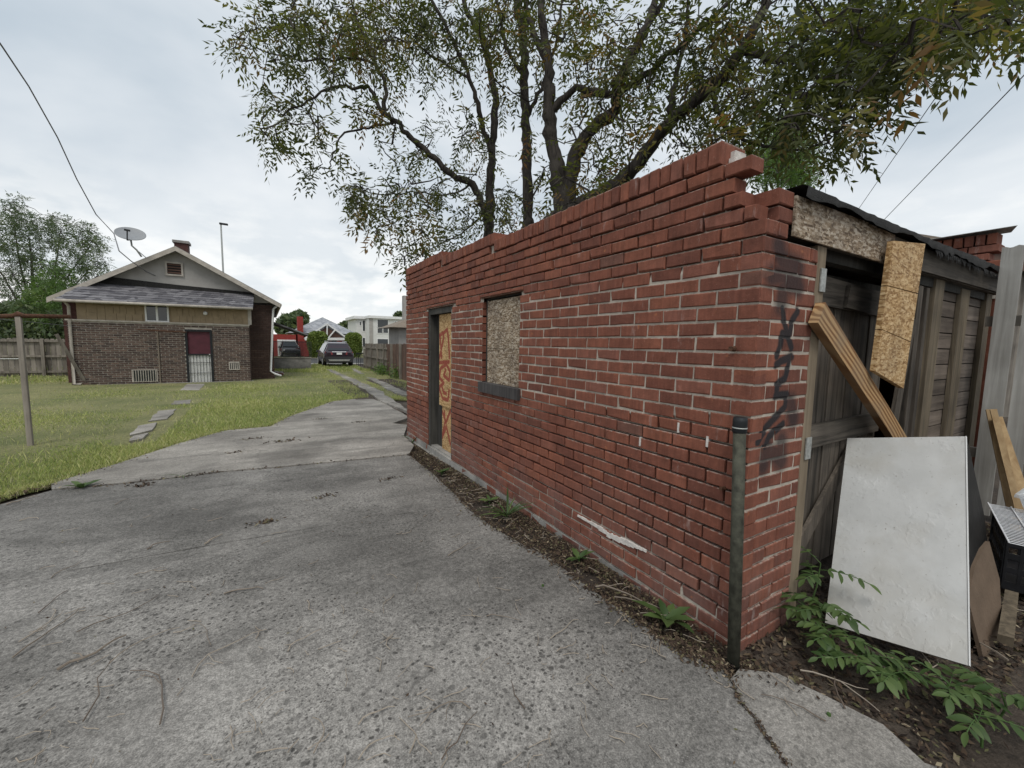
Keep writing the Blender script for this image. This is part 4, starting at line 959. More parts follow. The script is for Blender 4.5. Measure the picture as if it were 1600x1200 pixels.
# tan shingled band with window and lamp
tx0, tx1 = hp(119, 490)[0], hp(387, 490)[0]; tb, tt = zt+.03, hp(250, 477)[2]+.02
tn = MB().box(tx0, tx1, HY+.05, HY+.15, zt, tt+.06).build('shingle_band', MAT['tan'], house)
wx0, wx1 = hp(229, 490)[0], hp(261, 490)[0]; wz0, wz1 = hp(245, 501)[2], hp(245, 478)[2]
for r in range(3):
    x = tx0; z = tb+r*(tt-tb)/2.4
    while x < tx1-.02:
        w_ = .16+.14*rng.random(); x1 = min(x+w_, tx1)
        if not (x1 > wx0-.03 and x < wx1+.03): MB().box(x+.004, x1-.004, HY+.025-.008*rng.random(), HY+.052, z-.012*rng.random()+.006, min(z+(tt-tb)/2.4, tt+.06), float(rng.random())).build('shingle', MAT['tan'], tn)
        x = x1
MB().box(xl-.02, xr+.02, HY-.04, HY+.13, zt-.002, zt+.05).build('ledge', MAT['trim'], house)
MB().box(tx1, tx1+.12, HY+.02, HY+.14, zt+.052, tt+.05).build('corner_board', MAT['trim'], house)
MB().box(xl+.02, tx0-.01, HY+.05, HY+.14, zt+.052, tt+.05).build('side_panel', MAT['house_brick_dark'], house)
wn = MB().box(wx0-.05, wx0, HY-.0, HY+.05, wz0-.05, wz1+.05).box(wx1, wx1+.05, HY, HY+.05, wz0-.05, wz1+.05).box(wx0, wx1, HY, HY+.05, wz1, wz1+.05).box(wx0, wx1, HY, HY+.05, wz0-.05, wz0).box((wx0+wx1)/2-.03, (wx0+wx1)/2+.03, HY, HY+.05, wz0, wz1).build('window', MAT['white'], house)
for a, b in ((wx0, (wx0+wx1)/2-.03), ((wx0+wx1)/2+.03, wx1)): MB().box(a, b, HY+.02, HY+.03, wz0, wz1).build('pane', MAT['glass'], wn)
q = hp(321, 489); MB().lathe([(0.0, -.09), (.05, -.08), (.075, -.03), (.06, .03), (.03, .06), (.0, .07)], 12, (q[0], HY-.03, q[2])).build('lamp', MAT['white'], house, True)
# back door with security gate
dr = MB().box(dxl, dxl+.07, HY-.03, HY+.1, hz_, dzt).box(dxr-.07, dxr, HY-.03, HY+.1, hz_, dzt).box(dxl+.07, dxr-.07, HY-.03, HY+.1, dzt-.08, dzt).build('door', MAT['iron'], house)
dm = hp(310, 553)[2]
MB().box(dxl+.07, dxr-.07, HY+.04, HY+.06, dm, dzt-.08).build('upper_panel', MAT['maroon'], dr)
MB().box(dxl+.07, dxr-.07, HY+.035, HY+.06, hz_+.05, dm-.05).build('lower_panel', MAT['offwhite'], dr)
MB().box(dxl+.07, dxr-.07, HY-.02, HY+.03, dm-.05, dm).build('mid_rail', MAT['iron'], dr)
MB().box(dxl+.07, dxr-.07, HY-.02, HY+.03, hz_, hz_+.05).build('bottom_rail', MAT['iron'], dr)
for k in range(7):
    x = dxl+.07+(dxr-dxl-.14)*(k+.5)/7; MB().tube([(x, HY-.005, hz_+.05), (x, HY-.005, dm-.05)], .009, 5).build('bar', MAT['iron'], dr)
for z in (.35, .7): MB().tube([(dxl+.07, HY-.005, lerp(hz_, dm, z)), (dxr-.07, HY-.005, lerp(hz_, dm, z))], .009, 5).build('bar', MAT['iron'], dr)
MB().tube([(dxr-.1, HY-.04, dm-.02), (dxr-.1, HY-.07, dm-.02)], .025, 8).build('knob', MAT['silver'], dr)
MB().box(dxl-.05, dxr+.05, HY-.45, HY-.03, hz_-.1, hz_+.02).build('door_step', MAT['conc_plain'], house)
# canopy frame pipe left of the door, cellar window, small grille
a, b = hp(215, 515, HY-.3), hp(291, 519, HY-.1); MB().tube([a, b], .022, 6).build('awning_pipe', MAT['rust'], house)
a = hp(246, 517, HY-.02); MB().tube([(a[0], HY-.04, a[2]), (a[0], HY-.04, hz_)], .02, 6).build('conduit', MAT['brown_trim'], house)
c0, c1 = hp(207, 597), hp(246, 577)
cw = MB().box(c0[0], c1[0], HY-.03, HY+.01, c0[2], c1[2]).build('cellar_window', MAT['trim'], house)
MB().box(c0[0]+.03, c1[0]-.03, HY-.034, HY-.031, c0[2]+.03, c1[2]-.03).build('pane', MAT['glass'], cw)
for k in range(10):
    x = lerp(c0[0]+.05, c1[0]-.05, k/9); MB().tube([(x, HY-.045, c0[2]), (x, HY-.045, c1[2])], .012, 5).build('bar', MAT['trim'], cw)
c0, c1 = hp(358, 578), hp(374, 565)
cw = MB().box(c0[0], c1[0], HY-.03, HY+.01, c0[2], c1[2]).build('wall_grille', MAT['trim'], house)
for k in range(5):
    x = lerp(c0[0]+.05, c1[0]-.05, k/4); MB().box(x-.015, x+.015, HY-.036, HY-.031, c0[2]+.04, c1[2]-.04).build('slot', MAT['iron'], cw)
# downspouts and chimney
def spout(pts, mat): MB().tube(pts, .045, 7).build('downspout', mat, house, True)
a = hp(100, 470, HY-.2); b = hp(107, 478, HY-.05); c = hp(116, 600, HY-.06); spout([a, b, lerp(b, c, .5), c, c+(.2, -.1, 0)], MAT['trim'])
a = hp(427, 483, HM-.1); c = hp(423, 580, HM-.1); spout([a+(.15, 0, .15), a, lerp(a, c, .5), c, c+np.array((.18, -.12, -.12)), c+np.array((.40, -.2, -.2))], MAT['white'])
c0 = hp(273, 399, 25.0); c1 = hp(293, 377, 25.0)
ch = MB().box(c0[0], c1[0], 25, 25.6, ridge[2]-.8, c1[2]-.12).build('chimney', MAT['house_brick_dark'], house)
MB().box(c0[0]-.06, c1[0]+.06, 24.94, 25.66, c1[2]-.12, c1[2]).build('chimney_cap', MAT['conc_plain'], ch)
MB().box(xl-.05, xr+.08, HY-.06, HY+.12, hz_-.1, hz_+.05).build('footing', MAT['conc_plain'], house)
# front porch roof of the bungalow seen past its corner
pr0 = hp(436, 500, 29.0)
MB().slab([(gx1, 27.5, 2.6), (gx1+2.0, 27.5, 1.85), (gx1+2.0, 31.5, 1.85), (gx1, 31.5, 2.6)], .08).build('side_roof', MAT['roof'], house)

# satellite dish on the left roof slope
dc = hp(204, 368, HY+.6)
dish = thing('satellite_dish', 'grey satellite dish on a bent pole on the bungalow roof', 'satellite dish', tuple(hp(221, 397, HY+.6)))
foot = hp(221, 397, HY+.6); knee = hp(206, 384, HY+.5)
MB().tube([foot-(0, 0, .1), lerp(foot, knee, .5), knee, dc+np.array((0, -.02, -.12))], .03, 8).build('mast', MAT['galv'], dish, True)
MB().tube([foot+np.array((.1, .2, -.1)), lerp(foot, knee, .75)], .014, 6).build('strut', MAT['galv'], dish)
m = MB(); rx, nfc = .58, 28; ax = Vector((0.12, -0.72, -0.42)).normalized(); bu = ax.orthogonal().normalized(); bv = ax.cross(bu)
tilt = Vector((0.10, -0.62, 0.75)).normalized(); bu = Vector((1, 0, 0)); bu = (bu-tilt*bu.dot(tilt)).normalized(); bv = tilt.cross(bu)
prof = [(0, 0), (.16, .012), (.30, .035), (.41, .07), (.44, .085)]
V = []; 
for r, hgt in prof:
    for k in range(nfc): aa = 2*PI*k/nfc; V.append(Vector(dc)+bu*(r*math.cos(aa))+bv*(r*math.sin(aa))+tilt*hgt)
Fs = [(i*nfc+k, i*nfc+(k+1) % nfc, (i+1)*nfc+(k+1) % nfc, (i+1)*nfc+k) for i in range(len(prof)-1) for k in range(nfc)]
V2 = [p-tilt*.02 for p in V]; m.add(V+V2, Fs+[tuple(reversed([i+len(V) for i in f])) for f in Fs]+[((len(prof)-1)*nfc+k, (len(prof)-1)*nfc+(k+1) % nfc, len(V)+(len(prof)-1)*nfc+(k+1) % nfc, len(V)+(len(prof)-1)*nfc+k) for k in range(nfc)])
m.build('reflector', MAT['dish'], dish, True)
arm = [Vector(dc)+bv*-.3-tilt*.02, Vector(dc)+bv*-.62+tilt*.15, Vector(dc)+bv*-.45+tilt*.45]
MB().tube([tuple(p) for p in arm], .02, 6).build('feed_arm', MAT['iron'], dish)
MB().beam(arm[-1]-bu*.08, arm[-1]+bu*.08, .05, .06).build('feed_horn', MAT['iron'], dish)
# service cable from the sky to the gable
pts = [at(-40, 10, 9), at(5, 75, 10), at(45, 135, 11.5), at(90, 215, 13), at(120, 280, 14.5), at(150, 335, 16), at(178, 365, 17), hp(186, 392, HY-.2), hp(205, 408, HY-.1), hp(228, 424, HM-.12), hp(243, 431, HM-.06)]
tag(rebase(MB().tube(pts, .018, 6).build('service_cable', MAT['wire'])), 'drooping grey service cable running down to the grey gable of the bungalow', 'cable')
pts = [at(-60, -12, 7), at(30, 6, 7), at(60, -2, 7.2), at(86, 18, 7.5)]

# ================================================================== YARD
p0 = gnd(48, 697); ptop = at(50, 492, np.dot(p0-CAM, fw)*1.0)
ptop = np.array((p0[0], p0[1], ony(50, 494, p0[1])[2]))
t = thing('clothesline_post', 'grey T-shaped clothesline post standing in the lawn', 'post', tuple(p0))
MB().box(p0[0]-.027, p0[0]+.027, p0[1]-.027, p0[1]+.027, p0[2]-.1, ptop[2]).build('post', MAT['fence'], t)
ca, cb = ony(-60, 497, p0[1]), ony(110, 495, p0[1])
MB().tube([ca, lerp(ca, ptop, .9)+(0, 0, .0), ptop+(0, 0, .02), lerp(cb, ptop, .9), cb], [.032, .032, .045, .03, .03], 8).build('crossbar', MAT['rust'], t, True)
def wline(a, b, nm='clothesline'):
    MB().tube([a, b], .0035, 4).build('line', MAT['wire'], t)
wline(lerp(ca, ptop, .35), lerp(ca, ptop, .35)+np.array((-1.0, 9.0, .0))); wline(lerp(cb, ptop, .3), np.array((xl+.1, HY-.1, 1.9)))
MB().beam(lerp(cb, ptop, .2)+(0, .02, -.02), p0+np.array((.06, .02, .9)), .05, .03, (0, -1, 0)).build('brace', MAT['fence'], t) if False else None
# loose plank leaning on the house corner
a, b = hp(88, 522, HY-.3), hp(117, 574, HY-.1)
bq = b+(b-a)*.75
solo(MB().beam(a, np.array((bq[0], bq[1], max(bq[2], zg(HY)))), .10, .03, (0, -1, 0)), 'leaning_post', MAT['fence'], 'grey timber leaning against the left corner of the bungalow', 'timber')
# wooden fence at the back left
fy = 24.5
fx0, fx1 = ony(-60, 560, fy)[0], ony(106, 560, fy)[0]; ft = ony(40, 529, fy)[2]
bf = thing('board_fence', 'grey weathered board fence behind the lawn left of the bungalow', 'fence', ((fx0+fx1)/2, fy, zg(fy)))
x = fx0; i = 0
while x < fx1+.4:
    w_ = .14+.01*rng.random(); zt_ = ft+.05*(rng.random()-.5)
    MB().slab([(x, fy+.03, zg(fy)), (x+w_, fy+.03, zg(fy)), (x+w_, fy+.03, zt_-.04), (x+w_-.03, fy+.03, zt_), (x+.03, fy+.03, zt_), (x, fy+.03, zt_-.04)], .02, float(rng.random())).build('board', MAT['fence'], bf); x += w_+.012; i += 1
for x in np.arange(fx0+.5, fx1+.4, 1.75): MB().box(x, x+.11, fy-.11, fy-.002, zg(fy)-.1, ft-.02).build('post', MAT['fence'], bf)
for z in (.18, .85, 1.5): MB().box(fx0, fx1+.4, fy-.05, fy+.028, zg(fy)+z, zg(fy)+z+.09).build('rail', MAT['fence'], bf)
gp = gnd(37, 598); t = thing('gate_post', 'short dark steel gate post with a thin top rail in the lawn', 'post', tuple(gp))
gt = ony(37, 560, gp[1]); MB().tube([gp-(0, 0, .05), (gp[0], gp[1], gt[2])], .05, 8).build('post', MAT['iron'], t)
MB().tube([(gp[0], gp[1], gt[2]-.02), (gp[0]-3.2, gp[1]+.2, gt[2]-.02)], .02, 6).build('top_rail', MAT['galv'], t)
# concrete retaining wall, rubble by the downspout
cw0, cw1 = gnd(432, 577), gnd(486, 576)
cwt = at(458, 559, np.dot((cw0+cw1)/2-CAM, fw))[2]
yw = cw0[1]*.5+cw1[1]*.5
x0w, x1w = ony(430, 570, yw)[0], ony(486, 570, yw)[0]
t = thing('concrete_wall', 'low grey concrete wall beside the bungalow corner', 'wall', ((x0w+x1w)/2, yw, zg(yw)))
MB().box(x0w-.3, x1w, yw, yw+.25, zg(yw)-.15, cwt-.04).build('wall', MAT['conc_plain'], t); MB().box(x0w-.3, x1w+.03, yw-.03, yw+.28, cwt-.038, cwt+.02).build('coping', MAT['conc_far'], t)
for k in range(16):
    q = gnd(428+14*rng.random(), 584+6*rng.random()); s = .08+.10*rng.random(); bm = bmesh.new(); bmesh.ops.create_icosphere(bm, subdivisions=1, radius=s)
    for v_ in bm.verts: v_.co = Vector((v_.co.x*(1+.4*(rng.random()-.5)), v_.co.y*(1+.4*(rng.random()-.5)), v_.co.z*.7*(1+.4*(rng.random()-.5))))
    me = bpy.data.meshes.new('rubble_stone'); bm.to_mesh(me); bm.free(); o = link('rubble_stone', me, MAT['conc_far'] if k % 2 else MAT['brick_joined']); o.location = (q[0], q[1], q[2]+s*.35+(.15 if k > 9 else 0)*rng.random())
    tag(o, 'lump of rubble piled at the foot of the white downspout', 'stone', 'rubble by the bungalow downspout')

# ------------------------------------------------------------------ vehicles
def car(loc, heading, label, paint, group=None, scale=1.0):
    """loc = ground point under the centre; heading = rotation about z, car's rear faces -y at 0"""
    t = thing('parked_car', label, 'car', tuple(loc), group)
    Rm = Matrix.Rotation(heading, 4, 'Z')
    def fin(m, name, mat, par, smooth=False):
        m.v = [tuple((Rm @ Vector(p))*scale+Vector(loc)) for p in m.v]; return m.build(name, mat, par, smooth)
    # loft of cross sections along the length: y, z_bottom, half width low, z belt, half width belt, z roof, half width roof
    S = [(-2.28, .42, .80, .80, .86, .98, .72), (-2.25, .34, .86, .84, .92, 1.04, .80), (-2.12, .30, .90, .90, .95, 1.12, .84), (-1.95, .30, .92, .95, .96, 1.38, .70), (-1.70, .26, .92, .97, .96, 1.62, .62), (-1.2, .24, .92, .98, .96, 1.70, .62), (0.0, .24, .93, .97, .96, 1.71, .63), (.6, .24, .93, .95, .96, 1.62, .62), (1.2, .24, .93, .94, .95, 1.08, .70), (1.9, .28, .90, .86, .92, .98, .74), (2.25, .34, .82, .72, .86, .84, .70), (2.33, .42, .74, .66, .78, .72, .64)]
    V = []; k = 10
    for (y, zb, wb, zm, wm, zr, wr) in S:
        half = [(wb*.55, zb), (wb, zb+.10), (wm+.01, (zb+zm)/2+.05), (wm, zm), (wr, zr)]
        V += [(x, y, z) for x, z in half]+[(-x, y, z) for x, z in half[::-1]]
    Fs = [(i*k+j, i*k+(j+1) % k, (i+1)*k+(j+1) % k, (i+1)*k+j) for i in range(len(S)-1) for j in range(k)]+[tuple(range(k-1, -1, -1)), tuple((len(S)-1)*k+j for j in range(k))]
    body = fin(MB().add(V, Fs), 'body', paint, t)
    # glazing, slightly proud
    rw = fin(MB().slab([(-.66, -2.14, 1.14), (.66, -2.14, 1.14), (.55, -1.77, 1.56), (-.55, -1.77, 1.56)], .02), 'rear_window', MAT['glass'], t)
    fin(MB().slab([(-.62, .75, 1.60), (-.72, 1.22, 1.12), (.72, 1.22, 1.12), (.62, .75, 1.60)], .02), 'windscreen', MAT['glass'], t)
    for s in (-1, 1):
        for y0, y1 in ((-1.85, -1.15), (-1.08, -.05), (.03, .95)):
            a = (.965, .655); zz = (1.0, 1.60)
            top0, top1 = (y0+.25 if y0 < -1.5 else y0), (y1-.45 if y1 > .5 else y1)
            P = [(s*(a[0]-.005), y0, zz[0]), (s*(a[0]-.005), y1, zz[0]), (s*(a[1]+.018), top1, zz[1]), (s*(a[1]+.018), top0, zz[1])]
            if s < 0: P = P[::-1]
            fin(MB().slab(P, .015), 'side_window', MAT['glass'], t)
        fin(MB().slab([(s*.40, -2.305, .86), (s*.90, -2.21, .88), (s*.88, -2.20, 1.06), (s*.45, -2.285, 1.02)][::(1 if s > 0 else -1)], .05), 'tail_light', MAT['tail'], t)
        fin(MB().beam((s*.98, .78, 1.02), (s*1.10, .74, 1.04), .12, .14), 'mirror', MAT['car_trim'], t)
        fin(MB().tube([(s*.60, -1.5, 1.74), (s*.60, .4, 1.75)], .022, 6), 'roof_rail', MAT['silver'], t)
        for yw_ in (-1.38, 1.42):
            wheel = fin(MB().tube([(s*.97, yw_, .35), (s*.74, yw_, .35)], .35, 20), 'wheel', MAT['tyre'], t, True)
            fin(MB().tube([(s*.978, yw_, .35), (s*.968, yw_, .35)], .22, 16), 'rim', MAT['silver'], wheel)
    fin(MB().slab([(-.84, -2.31, .34), (.84, -2.31, .34), (.90, -2.33, .72), (-.90, -2.33, .72)], .12), 'bumper', MAT['car_trim'], t)
    fin(MB().slab([(-.62, -2.345, .42), (.62, -2.345, .42), (.70, -2.345, .54), (-.70, -2.345, .54)], .02), 'skid_plate', MAT['silver'], t)
    fin(MB().slab([(-.17, -2.315, .86), (.17, -2.315, .86), (.17, -2.305, 1.0), (-.17, -2.305, 1.0)], .01), 'licence_plate', MAT['white'], t)
    fin(MB().slab([(-.45, -2.27, 1.03), (.45, -2.27, 1.03), (.45, -2.25, 1.07), (-.45, -2.25, 1.07)], .01), 'chrome_strip', MAT['silver'], t)
    return t
ca_ = at(527, 573, 28.3)
car((ca_[0]+.12, ca_[1]+2.1, zg(ca_[1])), math.radians(0), 'dark plum SUV parked on the grassy driveway seen from behind', MAT['car_paint'])
cb_ = at(451, 553, 47.0)
car((cb_[0], cb_[1], zg(cb_[1])), PI+.1, 'black car parked before the white garage door of the red house', MAT['car_black'], None, 1.0)

# ------------------------------------------------------------------ far side of the street
# red brick bungalow across the street
RYd = 52.0
def rp(px, py, y=RYd): return ony(px, py, y)
rz = zg(RYd)
rh = thing('red_bungalow', 'red painted brick bungalow with pale hipped roof and white trussed porch gable', 'house', (rp(515, 540)[0], RYd+3, rz))
rx0, rx1 = rp(462, 540)[0], rp(558, 540)[0]; ez = rp(510, 526)[2]
MB().box(rx0, rx1, RYd+1.5, RYd+12, rz, ez+.2).build('wall', MAT['red_paint'], rh)
rt_ = rp(503, 496, RYd+6); hx0, hx1 = rp(455, 522, RYd+1)[0]-.3, rp(556, 522, RYd+1)[0]+.3; zh = rp(500, 521, RYd+1)[2]
MB().add([(hx0, RYd+.8, zh), (hx1, RYd+.8, zh), (hx1, RYd+13, zh), (hx0, RYd+13, zh), (rt_[0], RYd+5.2, rt_[2]), (rt_[0], RYd+8, rt_[2])], [(0,1,4),(1,2,5,4),(2,3,5),(3,0,4,5),(3,2,1,0)]).build('roof', MAT['roof_pale'], rh)
gA, gB, gC = rp(476, 529, RYd-1), rp(543, 529, RYd-1), rp(511, 506, RYd-1)
MB().add([gA+(0, .2, 0), gB+(0, .2, 0), gC+(0, .2, 0), gA+(0, 3, 0), gB+(0, 3, 0), gC+(0, 3, 0)], [(0,2,1),(0,3,5,2),(1,2,5,4),(3,4,5)]).build('porch_roof', MAT['roof_pale'], rh)
MB().slab([gA+(.4, .1, .1), gB+(-.4, .1, .1), gC+(0, .1, -.35)], .05).build('gable_panel', MAT['brown'], rh)
MB().beam(gA, gC, .15, .28, (0, -1, 0)).beam(gB, gC, .15, .28, (0, -1, 0)).build('bargeboard', MAT['white'], rh)
for a, b in (((511, 528), (511, 508)), ((513, 528), (523, 516)), ((509, 528), (499, 516))):
    MB().beam(rp(*a, RYd-1.1), rp(*b, RYd-1.1), .12, .30, (0, -1, 0)).build('truss_post', MAT['white'], rh)
MB().beam(gA-(0, .05, .05), gB-(0, .05, .05), .3, .42, (0, -1, 0)).build('porch_beam', MAT['white'], rh)
for px in (478, 496, 530, 541):
    q = rp(px, 535, RYd-1); MB().box(q[0]-.25, q[0]+.25, RYd-1.1, RYd-.6, rz, gA[2]-.1).build('porch_pier', MAT['red_paint'], rh)
d0, d1 = rp(519, 550, RYd+1.4), rp(530, 531, RYd+1.4); MB().box(d0[0], d1[0], RYd+1.4, RYd+1.5, rz, d1[2]).build('front_door', MAT['glass'], rh)
c0, c1 = rp(465, 530, RYd+1), rp(473, 495, RYd+1); MB().box(c0[0], c1[0], RYd+.6, RYd+1.4, rz, c1[2]).build('chimney', MAT['red_paint'], rh)
c0, c1 = rp(425, 555, RYd+1), rp(462, 523, RYd+1); MB().box(c0[0], c1[0], RYd+.5, RYd+7, rz, c1[2]).build('garage_block', MAT['red_paint'], rh)
c0, c1 = rp(434, 555, RYd+.4), rp(462, 531, RYd+.4); MB().box(c0[0], c1[0], RYd+.44, RYd+.5, rz, c1[2]).build('garage_door', MAT['white'], rh)
# two clipped arborvitae, iron railing
def leaf_cloud(name, pts, size, mat, par, tint=None, aspect=.5):
    N = len(pts); u = rng.normal(size=(N, 3)); u /= np.linalg.norm(u, axis=1)[:, None]; w_ = rng.normal(size=(N, 3)); v_ = np.cross(u, w_); v_ /= np.linalg.norm(v_, axis=1)[:, None]
    s = (size*(0.6+.8*rng.random(N)))[:, None]; P = np.asarray(pts)
    V = np.stack([P-u*s, P+v_*s*aspect, P+u*s, P-v_*s*aspect], 1).reshape(-1, 3); Fq = np.arange(4*N).reshape(-1, 4)
    tn = np.repeat(rng.random(N) if tint is None else tint, 4); return link(name, mesh_np(name, V, Fq, tn), mat, par)
def arbor(px, top, bot, wpx, D, label):
    b = at(px, bot, D); b[2] = zg(b[1]); hgt = at(px, top, D)[2]-b[2]; r = wpx/2*D/F
    t = thing('arborvitae', label, 'shrub', tuple(b), 'clipped arborvitae across the street')
    N = 6000; h = rng.random(N); th = rng.random(N)*2*PI; prof = np.minimum(1, .72+h*1.0)*np.where(h > .8, np.sqrt(np.maximum(0, 1-((h-.8)/.2)**2*.85)), 1.0)
    rr = r*prof*(1-.25*rng.random(N)**2)*(1+.05*np.sin(th*5+h*9))
    pts = np.stack([b[0]+rr*np.cos(th), b[1]+rr*np.sin(th), b[2]+.1+h*(hgt-.1)], 1); leaf_cloud('foliage', pts, .10, MAT['arbor'], t)
    MB().lathe([(r*.6, .1), (r*.85, hgt*.4), (r*.85, hgt*.75), (r*.3, hgt*.95), (0, hgt*.96)], 12, tuple(b)).build('inner_mass', MAT['arbor'], t)
    MB().tube([b-(0, 0, .1), b+(0, 0, .5)], .06, 6).build('stem', MAT['bark'], t)
arbor(497, 518, 558, 28, 44, 'clipped arborvitae beside the iron railing before the red house')
arbor(553, 520, 556, 24, 46, 'clipped arborvitae between the SUV and the pale building')
ir = thing('iron_railing', 'black iron railing before the white garage door', 'railing', (rp(445, 555, 46)[0], 46, zg(46)))
q0, q1 = rp(428, 557, 46)[0], rp(487, 557, 46)[0]; zt_ = rp(450, 533, 46)[2]
for k in range(38): x = lerp(q0, q1, k/37); MB().box(x-.018, x+.018, 45.99, 46.03, zg(46)+.05, zt_).build('bar', MAT['iron'], ir)
for z in (zg(46)+.12, zt_-.1): MB().box(q0, q1, 45.985, 46.035, z, z+.05).build('rail', MAT['iron'], ir)
# pale modern building
MYd = 66.0
mb_ = thing('pale_modern_building', 'pale two-storey flat-roofed building with large dark windows', 'building', (rp(600, 540, MYd)[0], MYd+4, zg(MYd)))
def mp(px, py, y=MYd): return ony(px, py, y)
mc = mp(577, 500); ml = mp(556, 500, MYd+7); mr_ = mp(645, 500); mt = mp(577, 497)[2]
x_c, x_r = mc[0], mr_[0]+3
xl_ = x_c-4.5
MB().box(x_c, x_r, MYd, MYd+11, zg(MYd), mt).build('wall', MAT['offwhite'], mb_)
lw = mp(557, 520, MYd+3)[0]
MB().box(lw, x_c, MYd+3, MYd+11, zg(MYd), mt-.05).build('wall', MAT['offwhite'], mb_)
MB().box(lw-.4, x_c+.1, MYd+2.6, MYd+11, mt-.04, mt+.4).build('cornice', MAT['white'], mb_); MB().box(x_c-.15, x_r, MYd-.3, MYd+2.59, mt+.005, mt+.4).build('cornice', MAT['white'], mb_)
for (a, b, c, d) in ((590, 500, 606, 511), (590, 513, 597, 520), (599, 513, 606, 520), (590, 530, 606, 541), (617, 503, 626, 512), (617, 515, 624, 522), (617, 528, 624, 536)):
    p, q = mp(a, d), mp(c, b)
    wf = MB().box(p[0]-.12, q[0]+.12, MYd-.05, MYd-.002, p[2]-.12, q[2]+.12).build('window', MAT['white'], mb_); MB().box(p[0], q[0], MYd-.07, MYd-.052, p[2], q[2]).build('pane', MAT['glass'], wf)
for (a, b, c, d) in ((567, 501, 570, 517), (567, 528, 570, 543), (574, 530, 576, 543), (562, 503, 564, 508)):
    p, q = mp(a, d, MYd+3), mp(c, b, MYd+3)
    wf = MB().box(p[0]-.12, q[0]+.12, MYd+2.95, MYd+2.998, p[2]-.12, q[2]+.12).build('window', MAT['white'], mb_); MB().box(p[0], q[0], MYd+2.93, MYd+2.948, p[2], q[2]).build('pane', MAT['glass'], wf)
MB().box(mp(577, 520)[0], mp(583, 520)[0], MYd-.06, MYd-.003, zg(MYd), mt-.01).build('stone_strip', MAT['stucco'], mb_)
# small neighbour house peeping out beside the garage
sn = thing('grey_cottage', 'small grey cottage with brown eave beside the board fence', 'house', (9.0, 32, zg(32)))
q = ony(623, 520, 31.0); ee = ony(610, 511, 30.5)
MB().box(q[0], q[0]+7, 31, 34, zg(31), ony(630, 510, 31)[2]).build('wall', MAT['stucco'], sn)
MB().add([(ee[0], 30.4, ee[2]), (ee[0]+9, 30.4, ee[2]), (ee[0]+9, 34.5, ee[2]), (ee[0], 34.5, ee[2]), (ee[0]+3, 32.4, ee[2]+1.3), (ee[0]+6, 32.4, ee[2]+1.3)], [(0,1,5,4),(1,2,5),(2,3,4,5),(3,0,4),(3,2,1,0)]).build('roof', MAT['brown_trim'], sn)
c_x = ony(630, 500, 32.4)[0]; MB().box(c_x, c_x+.5, 32.2, 32.7, ee[2], ony(630, 462, 32.4)[2]).build('chimney', MAT['stucco'], sn)
# brown and grey board fence on the right of the driveway
pL = [gnd(634, 588), gnd(604, 581), gnd(570, 573)]
X1, Y1 = 3.25, 14.0; X2, Y2 = 3.55, 27.5
rf = thing('driveway_fence', 'brown and grey board fence along the grassy driveway', 'fence', (3.4, 20, zg(20)))
n = 92
for i in range(n):
    p = lerp(np.array((X1, Y1)), np.array((X2, Y2)), i/n); q = lerp(np.array((X1, Y1)), np.array((X2, Y2)), (i+.94)/n); zt_ = zg(p[1])+1.62+.04*rng.random()-(.35 if i > 84 else 0)
    m = MB().slab([(p[0], p[1], zg(p[1])-.02), (p[0], p[1], zt_), (q[0], q[1], zt_), (q[0], q[1], zg(q[1])-.02)], -.02, float(rng.random()))
    m.build('board', MAT['fence_brown'] if i < 46 else MAT['fence'], rf)
for k in range(8):
    p = lerp(np.array((X1, Y1)), np.array((X2, Y2)), (k+.2)/8); MB().box(p[0]-.12, p[0]-.025, p[1]-.05, p[1]+.05, zg(p[1])-.1, zg(p[1])+1.65).build('post', MAT['fence'], rf)
for zz in (.25, .85, 1.4):
    h0 = lerp(np.array((X1, Y1)), np.array((X2, Y2)), .48)
    MB().beam((h0[0]-.05, h0[1], zg(h0[1])+zz), (X2-.05, Y2, zg(Y2)+zz), .04, .09).build('rail', MAT['fence'], rf)
# low dark railing and bins by the SUV
ds = thing('low_railing', 'low black railing at the end of the board fence', 'railing', (3.9, 30, zg(30)))
for k in range(14):
    x = 3.65+.12*k; MB().box(x-.02, x+.02, 30.5, 30.54, zg(30), zg(30)+.95).build('bar', MAT['iron'], ds)
MB().box(3.6, 5.3, 30.49, 30.55, zg(30)+.88, zg(30)+.95).build('rail', MAT['iron'], ds)
# light pole behind the bungalow
lp = at(349, 430, 40.0); lt = at(347, 350, 40.0)
t = thing('light_pole', 'tall bare grey light pole rising behind the bungalow roof', 'pole', (lp[0], lp[1], zg(lp[1])))
MB().tube([(lp[0], lp[1], zg(lp[1])), (lp[0], lp[1], lt[2])], [.11, .07], 8).build('pole', MAT['galv'], t); MB().beam((lp[0]-.1, lp[1], lt[2]-.1), (lp[0]+.55, lp[1]-.2, lt[2]-.15), .2, .16).build('lamp_head', MAT['iron'], t)

